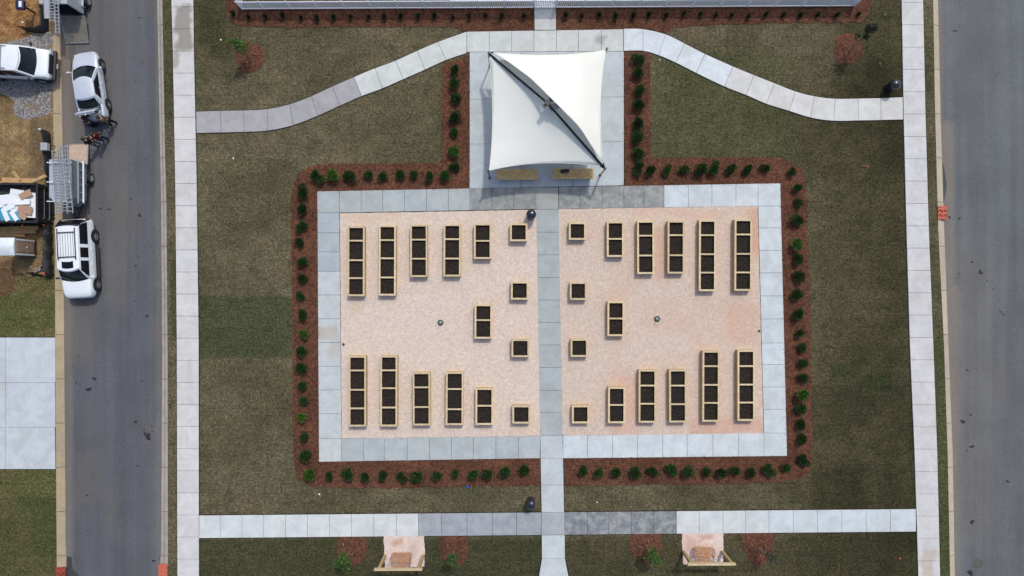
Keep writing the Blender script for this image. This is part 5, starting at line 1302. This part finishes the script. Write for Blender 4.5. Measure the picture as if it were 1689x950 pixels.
# --- silt fences
def silt(pts, hgt, label, seed, bulge=.10):
    o0 = Vector((*g2(*pts[0]),0)); root = empty('silt_fence', o0, label, 'silt fence', 'black silt fences along the lot'); rg = random.Random(seed)
    P = [Vector((*g2(*p),0))-o0 for p in pts]; line_ = []
    for a,b_ in zip(P,P[1:]):
        n = max(2,int((b_-a).length/.25)); line_ += [a.lerp(b_,k/n) for k in range(n)]
    line_.append(P[-1]); n = len(line_); m = MB()
    rb = [rg.uniform(0,1) for _ in range(n)]
    def fn(u,v):
        i = min(n-1,int(round(u*(n-1)))); p = line_[i]; q = bulge*math.sin(math.pi*v)*(.4+rb[i]); return (p.x+q+.22*(1-v)**2, p.y-q*.5-.18*(1-v)**2, .01+hgt*v*(.85+.2*rb[i]))
    m.grid(fn, n-1, 6); m.build('fabric', M_silt, root, solid=.015)
    for k in range(0,n,5):
        p = line_[k]; m = MB(); m.bar((p.x-.03,p.y,0),(p.x-.03,p.y,hgt+.15),.04,.04); m.build('stake', M_board, root)
silt([(74,12),(75.5,46),(66,51),(38,48)],.62,'black silt fence bending round the orange dirt at top left',1,.14)
silt([(78,216),(80,250),(84,300),(85,352)],.62,'black silt fence beside the ladder trailer',2,.12)
silt([(80,362),(81,400),(80,425),(81,452)],.62,'glossy black silt fence bulging beside the portable toilet',3,.26)
silt([(-40,374),(20,372.5),(76,369)],.34,'black silt fence along the lower side of the dumpster',7,.10)
silt([(81,455),(66,451),(48,450)],.35,'low end of silt fence at the edge of the lot grass',4,.08)
for i,(x,y,lb) in enumerate([(72,371,'small red marker ball at the upper silt fence corner'),(72,451,'small red marker ball at the lower silt fence corner'),(37,371.5,'small red marker ball on the dark strip under the dumpster')]):
    m = MB(); m.lathe([(0,-.09),(.05,-.07),(.09,0),(.05,.07),(0,.09)], 10); m.tube([(0,0,-.5),(0,0,-.07)],.012,5); tag(m.build('marker_ball', M_mark, loc=G(x,y,.6)), lb, 'marker', 'small red markers')
# flat stones
rg = random.Random(12)
for i in range(11):
    x = rg.uniform(50,73); y = 448-(x-48)*.75*rg.random()-2; r_ = rg.uniform(.16,.30); m = MB()
    pts = [(r_*(1+rg.uniform(-.25,.25))*math.cos(6.283*k/7), r_*.75*(1+rg.uniform(-.25,.25))*math.sin(6.283*k/7)) for k in range(7)]
    m.prism(pts, 0, .09); o = m.build('flat_stone', M_dirt if i%3 else M_stone, loc=(*g2(x,y),.015+.01*i), bevel=.02); o.rotation_euler = (R(rg.uniform(-8,8)),R(rg.uniform(-8,8)),rg.uniform(0,6))
    tag(o, 'flat brown stone in the heap inside the silt fence corner', 'stone', 'heap of flat stones')
# grey box by the silt fence, navy box on its post, bright cap
gb = empty('grey_box', (*g2(87,246), .01), 'small grey box on short legs between silt fence and ladder trailer', 'box')
m = MB(); m.box(-.20,.20,-.24,.24,.55,.85); m.build('case', M_trailer2, gb, bevel=.03); m = MB(); m.box(-.21,.21,-.25,.25,.852,.89); m.build('lid', M_alu, gb, bevel=.02)
for sx in (-.16,.16):
    for sy in (-.2,.2): m = MB(); m.bar((sx,sy,0),(sx,sy,.549),.04,.04); m.build('leg', M_trim, gb)
nb = empty('post_box', (*g2(58,21.5), .01), 'navy box with a white plate on a black post, top left dirt', 'mailbox')
m = MB(); m.bar((0,0,0),(0,0,1.15),.09,.09); m.build('post', M_trim, nb); m = MB(); m.box(-.30,.22,-.30,.30,1.15,1.42); m.build('box', M_navyp, nb, bevel=.05); m = MB(); m.box(-.06,.12,-.18,.2,1.422,1.44); m.build('plate', M_foam, nb)
sc_ = empty('bollard', (*g2(79,218), .01), 'short black post with bright silver cap at silt fence end', 'post')
m = MB(); m.tube([(0,0,0),(0,0,.75)],.06,10); m.build('post', M_trim, sc_); m = MB(); m.lathe([(.09,.74),(.09,.82),(.05,.9),(0,.92)], 14); m.build('cap', M_lamp, sc_)

# ------------------------------------------------------------------ people
def person(px, py, hd, pose, label, shirt, trousers, hair, height=1.74, lean=0.0, arms=None, capm=None):
    g = G(px, py); root = empty('person', (g.x,g.y,Z_ROAD), label, 'person', rz=hd); k = height/1.74
    # joints, facing +x
    hip = Vector((0,0,.92)); L_ = R(lean)
    def up(d, x=0, y=0): return hip+Vector((math.sin(L_)*d+math.cos(L_)*x, y, math.cos(L_)*d-math.sin(L_)*x))
    st_ = .14 if pose == 'walk' else .0
    J = {}; 
    pts = []; ed = []; rad = []
    def v(p, r, par=None):
        pts.append(tuple(Vector(p)*k)); rad.append(r*k); i = len(pts)-1
        if par is not None: ed.append((par,i))
        return i
    hipi = v(hip,.14); bel = v(up(.18),.125,hipi); che = v(up(.38),.145,bel); nk = v(up(.53),.07,che); ch = v(up(.60),.065,nk); hd1 = v(up(.66,.02),.085,ch); hd2 = v(up(.76,.015),.10,hd1); tp = v(up(.83,.0),.06,hd2)
    v(up(.70,.125),.018,hd1)
    v(up(.715,.0,.105),.018,hd1); v(up(.715,.0,-.105),.018,hd1)
    hands = []
    for s_ in (1,-1):
        sh = v(up(.46,0,s_*.17),.06,che); A = (arms or {}).get(s_, [(.02,.22,.24),(.12,.24,.00)])
        e = v(up(A[0][2],A[0][0],s_*A[0][1]),.045,sh); wpt = up(A[1][2],A[1][0],s_*A[1][1]); w_i = v(wpt,.030,e)
        d = (wpt-Vector(pts[e])/k).normalized(); hm = v(wpt+d*.07,.034,w_i); sdv = d.cross(Vector((0,s_,.2))).normalized()
        for q in range(4):
            o_ = sdv*(.026*(q-1.5)); b0 = wpt+d*.11+o_; i1 = v(b0,.011,hm); i2 = v(b0+d*(.035+.006*(q in (1,2)))+Vector((0,-s_*.008,0)),.009,i1); v(b0+d*.06+Vector((0,-s_*.022,0)),.008,i2)
        i1 = v(wpt+d*.05+sdv*-.045,.011,hm); v(wpt+d*.085+sdv*-.062,.009,i1)
    legs = []
    for s_ in (1,-1):
        st2 = st_*s_; h_ = v(hip+Vector((0,s_*.09,-.05)),.095,hipi); kn = v(Vector((.03+st2*.6,s_*.11,.49)),.065,h_); an = v(Vector((-.02+st2,s_*.12,.09)),.042,kn); v(Vector((.05+st2,s_*.125,.045)),.042,an); v(Vector((.17+st2,s_*.13,.035)),.034,len(pts)-1); legs.append((h_,kn,an))
    def skin_obj(name, P, E, Rd, mat, parent, sub=2, root_i=0):
        me = bpy.data.meshes.new(name); me.from_pydata(P, E, []); me.materials.append(mat); o = bpy.data.objects.new(name, me); COL.objects.link(o); o.parent = parent
        md = o.modifiers.new('skin','SKIN'); md.use_smooth_shade = True
        if not me.skin_vertices: me.skin_vertices.new() if hasattr(me.skin_vertices,'new') else None
        for i,r_ in enumerate(Rd): me.skin_vertices[0].data[i].radius = (r_,r_)
        me.skin_vertices[0].data[root_i].use_root = True
        s2 = o.modifiers.new('sub','SUBSURF'); s2.levels = sub; s2.render_levels = sub; return o
    def sub(name, idx, extra, mat, par):
        """a garment: skin over the chosen joints, a little fuller"""
        mp = {i:j for j,i in enumerate(idx)}; E = [(mp[a],mp[b_]) for a,b_ in ed if a in mp and b_ in mp]
        return skin_obj(name, [pts[i] for i in idx], E, [rad[i]*1.0+extra for i in idx], mat, par)
    bo = skin_obj('body', pts, ed, rad, M_skin, root)
    arms_i = []
    kids_ = {}
    for a,b_ in ed: kids_.setdefault(a,[]).append(b_)
    shs = [c for c in kids_[che] if c != nk]; el = [kids_[s_][0] for s_ in shs]
    sub('shirt', [hipi,bel,che,nk]+shs+el, .018, shirt, root)
    sub('trousers', [hipi]+[i for l_ in legs for i in l_], .022, trousers, root)
    for l_ in legs:
        f1 = kids_[l_[2]][0]; f2 = kids_[f1][0]; sub('shoe', [l_[2],f1,f2], .014, M_trim, root)
    m = MB(); c0 = Vector(pts[hd2]); ax = (Vector(pts[tp])-Vector(pts[hd1])).normalized(); q = ax.to_track_quat('Z','Y').to_matrix().to_4x4()
    m.lathe([(.115*k,-.03),(.122*k,.02),(.11*k,.07),(.07*k,.11),(0,.125)], 14, Matrix.Translation(c0+Vector((-.012,0,0))) @ q); m.build('cap' if capm else 'hair', capm or hair, root)
    return root
reach = {1:[(.22,.20,.34),(.42,.16,.26)], -1:[(.22,.20,.34),(.44,.14,.24)]}
bend = {1:[(.20,.20,.30),(.36,.18,.12)], -1:[(.20,.20,.30),(.38,.16,.14)]}
M_navyc = cloth('navy_jeans', lin(34,38,66)); M_red = cloth('dark_red_shirt', lin(88,30,30)); M_blk = cloth('black_shirt', lin(30,30,34)); M_gry = cloth('grey_trousers', lin(84,86,92)); M_khk = cloth('khaki_plaid', lin(84,76,64)); M_olv = cloth('olive_shirt', lin(54,52,42)); M_pink = cloth('pink_cap', lin(206,158,164))
rc = person(158,208,R(108),'stand','person in olive shirt and blue jeans bending into the open trunk',M_olv,M_navyc,M_hair,lean=58,arms=reach)
person(188,204,R(165),'walk','person in khaki plaid standing at the right rear corner of silver sedan',M_khk,M_blk,M_hair,lean=10,arms=bend)
person(175,231,R(150),'walk','person in dark red shirt and blue jeans standing behind the silver sedan',M_red,M_navyc,M_hair,arms={1:[(.10,.24,.26),(.30,.22,.22)],-1:[(.02,.25,.24),(.10,.27,.02)]})
person(163,239,R(150),'stand','person in black shirt and grey trousers beside the lowered trailer ramp',M_blk,M_gry,M_hair,lean=8,arms={1:[(.04,.24,.24),(.16,.22,.04)],-1:[(.12,.24,.26),(.30,.18,.20)]})
pb = empty('pink_bundle', car.matrix_basis @ Vector((xRr if False else -2.25,.55,.95)), 'small pink bundle at the left rear corner of silver sedan', 'bundle')
m = MB(); m.lathe([(0,0),(.12,.02),(.17,.1),(.12,.19),(0,.22)], 12); m.build('cloth', M_pink, pb)

# ------------------------------------------------------------------ small bits on the ground
def bit(px,py,r,mat,name,label,cat,seed):
    rg = random.Random(seed); m = MB(); n = 7
    prof = [(r*.7,0),(r,.3*r),(r*.7,.7*r),(0,.8*r)]; m.lathe(prof, 7); o = m.build(name, mat, loc=(*g2(px,py), Z_LAWN+.01)); o.scale = (1,rg.uniform(.6,1),1); o.rotation_euler = (0,0,rg.uniform(0,3)); tag(o,label,cat,'small scraps lying on the grass')
bit(527,815,.09,M_foam,'scrap','white scrap on grass below the left bed lower corner','scrap',1)
bit(771,803,.11,M_blue if False else plain('blue_flag', lin(30,80,190), .6),'scrap','small blue marker scrap at the lower edge of the left bed','scrap',2)
bit(1451,106,.09,M_stone,'stone','pale stone on grass above the right bin','stone',3)
bit(1459,25,.10,M_stone,'stone','pale stone on grass right of the top mulch bed end','stone',4)
bit(364.6,66,.07,M_foam,'scrap','white speck on grass left of the upper left mulch ring','scrap',5)
bit(385,261.5,.07,M_foam,'scrap','white speck on grass left of the left bed upper corner','scrap',6)
bit(1088,99,.06,M_foam,'scrap','white speck on grass just below the right curved path','scrap',7)
bit(1430,275,.08,M_mark,'scrap','reddish scrap on the grass right of the right bed','scrap',8)
bit(1484,921,.08,M_mark,'scrap','reddish scrap on the grass at the lower right','scrap',9)
bit(985,828,.06,M_foam,'scrap','white speck on grass right of the central path bottom','scrap',10)
bit(38,37.5,.09,M_foam,'scrap','white scrap on the orange dirt below the navy box','scrap',11)
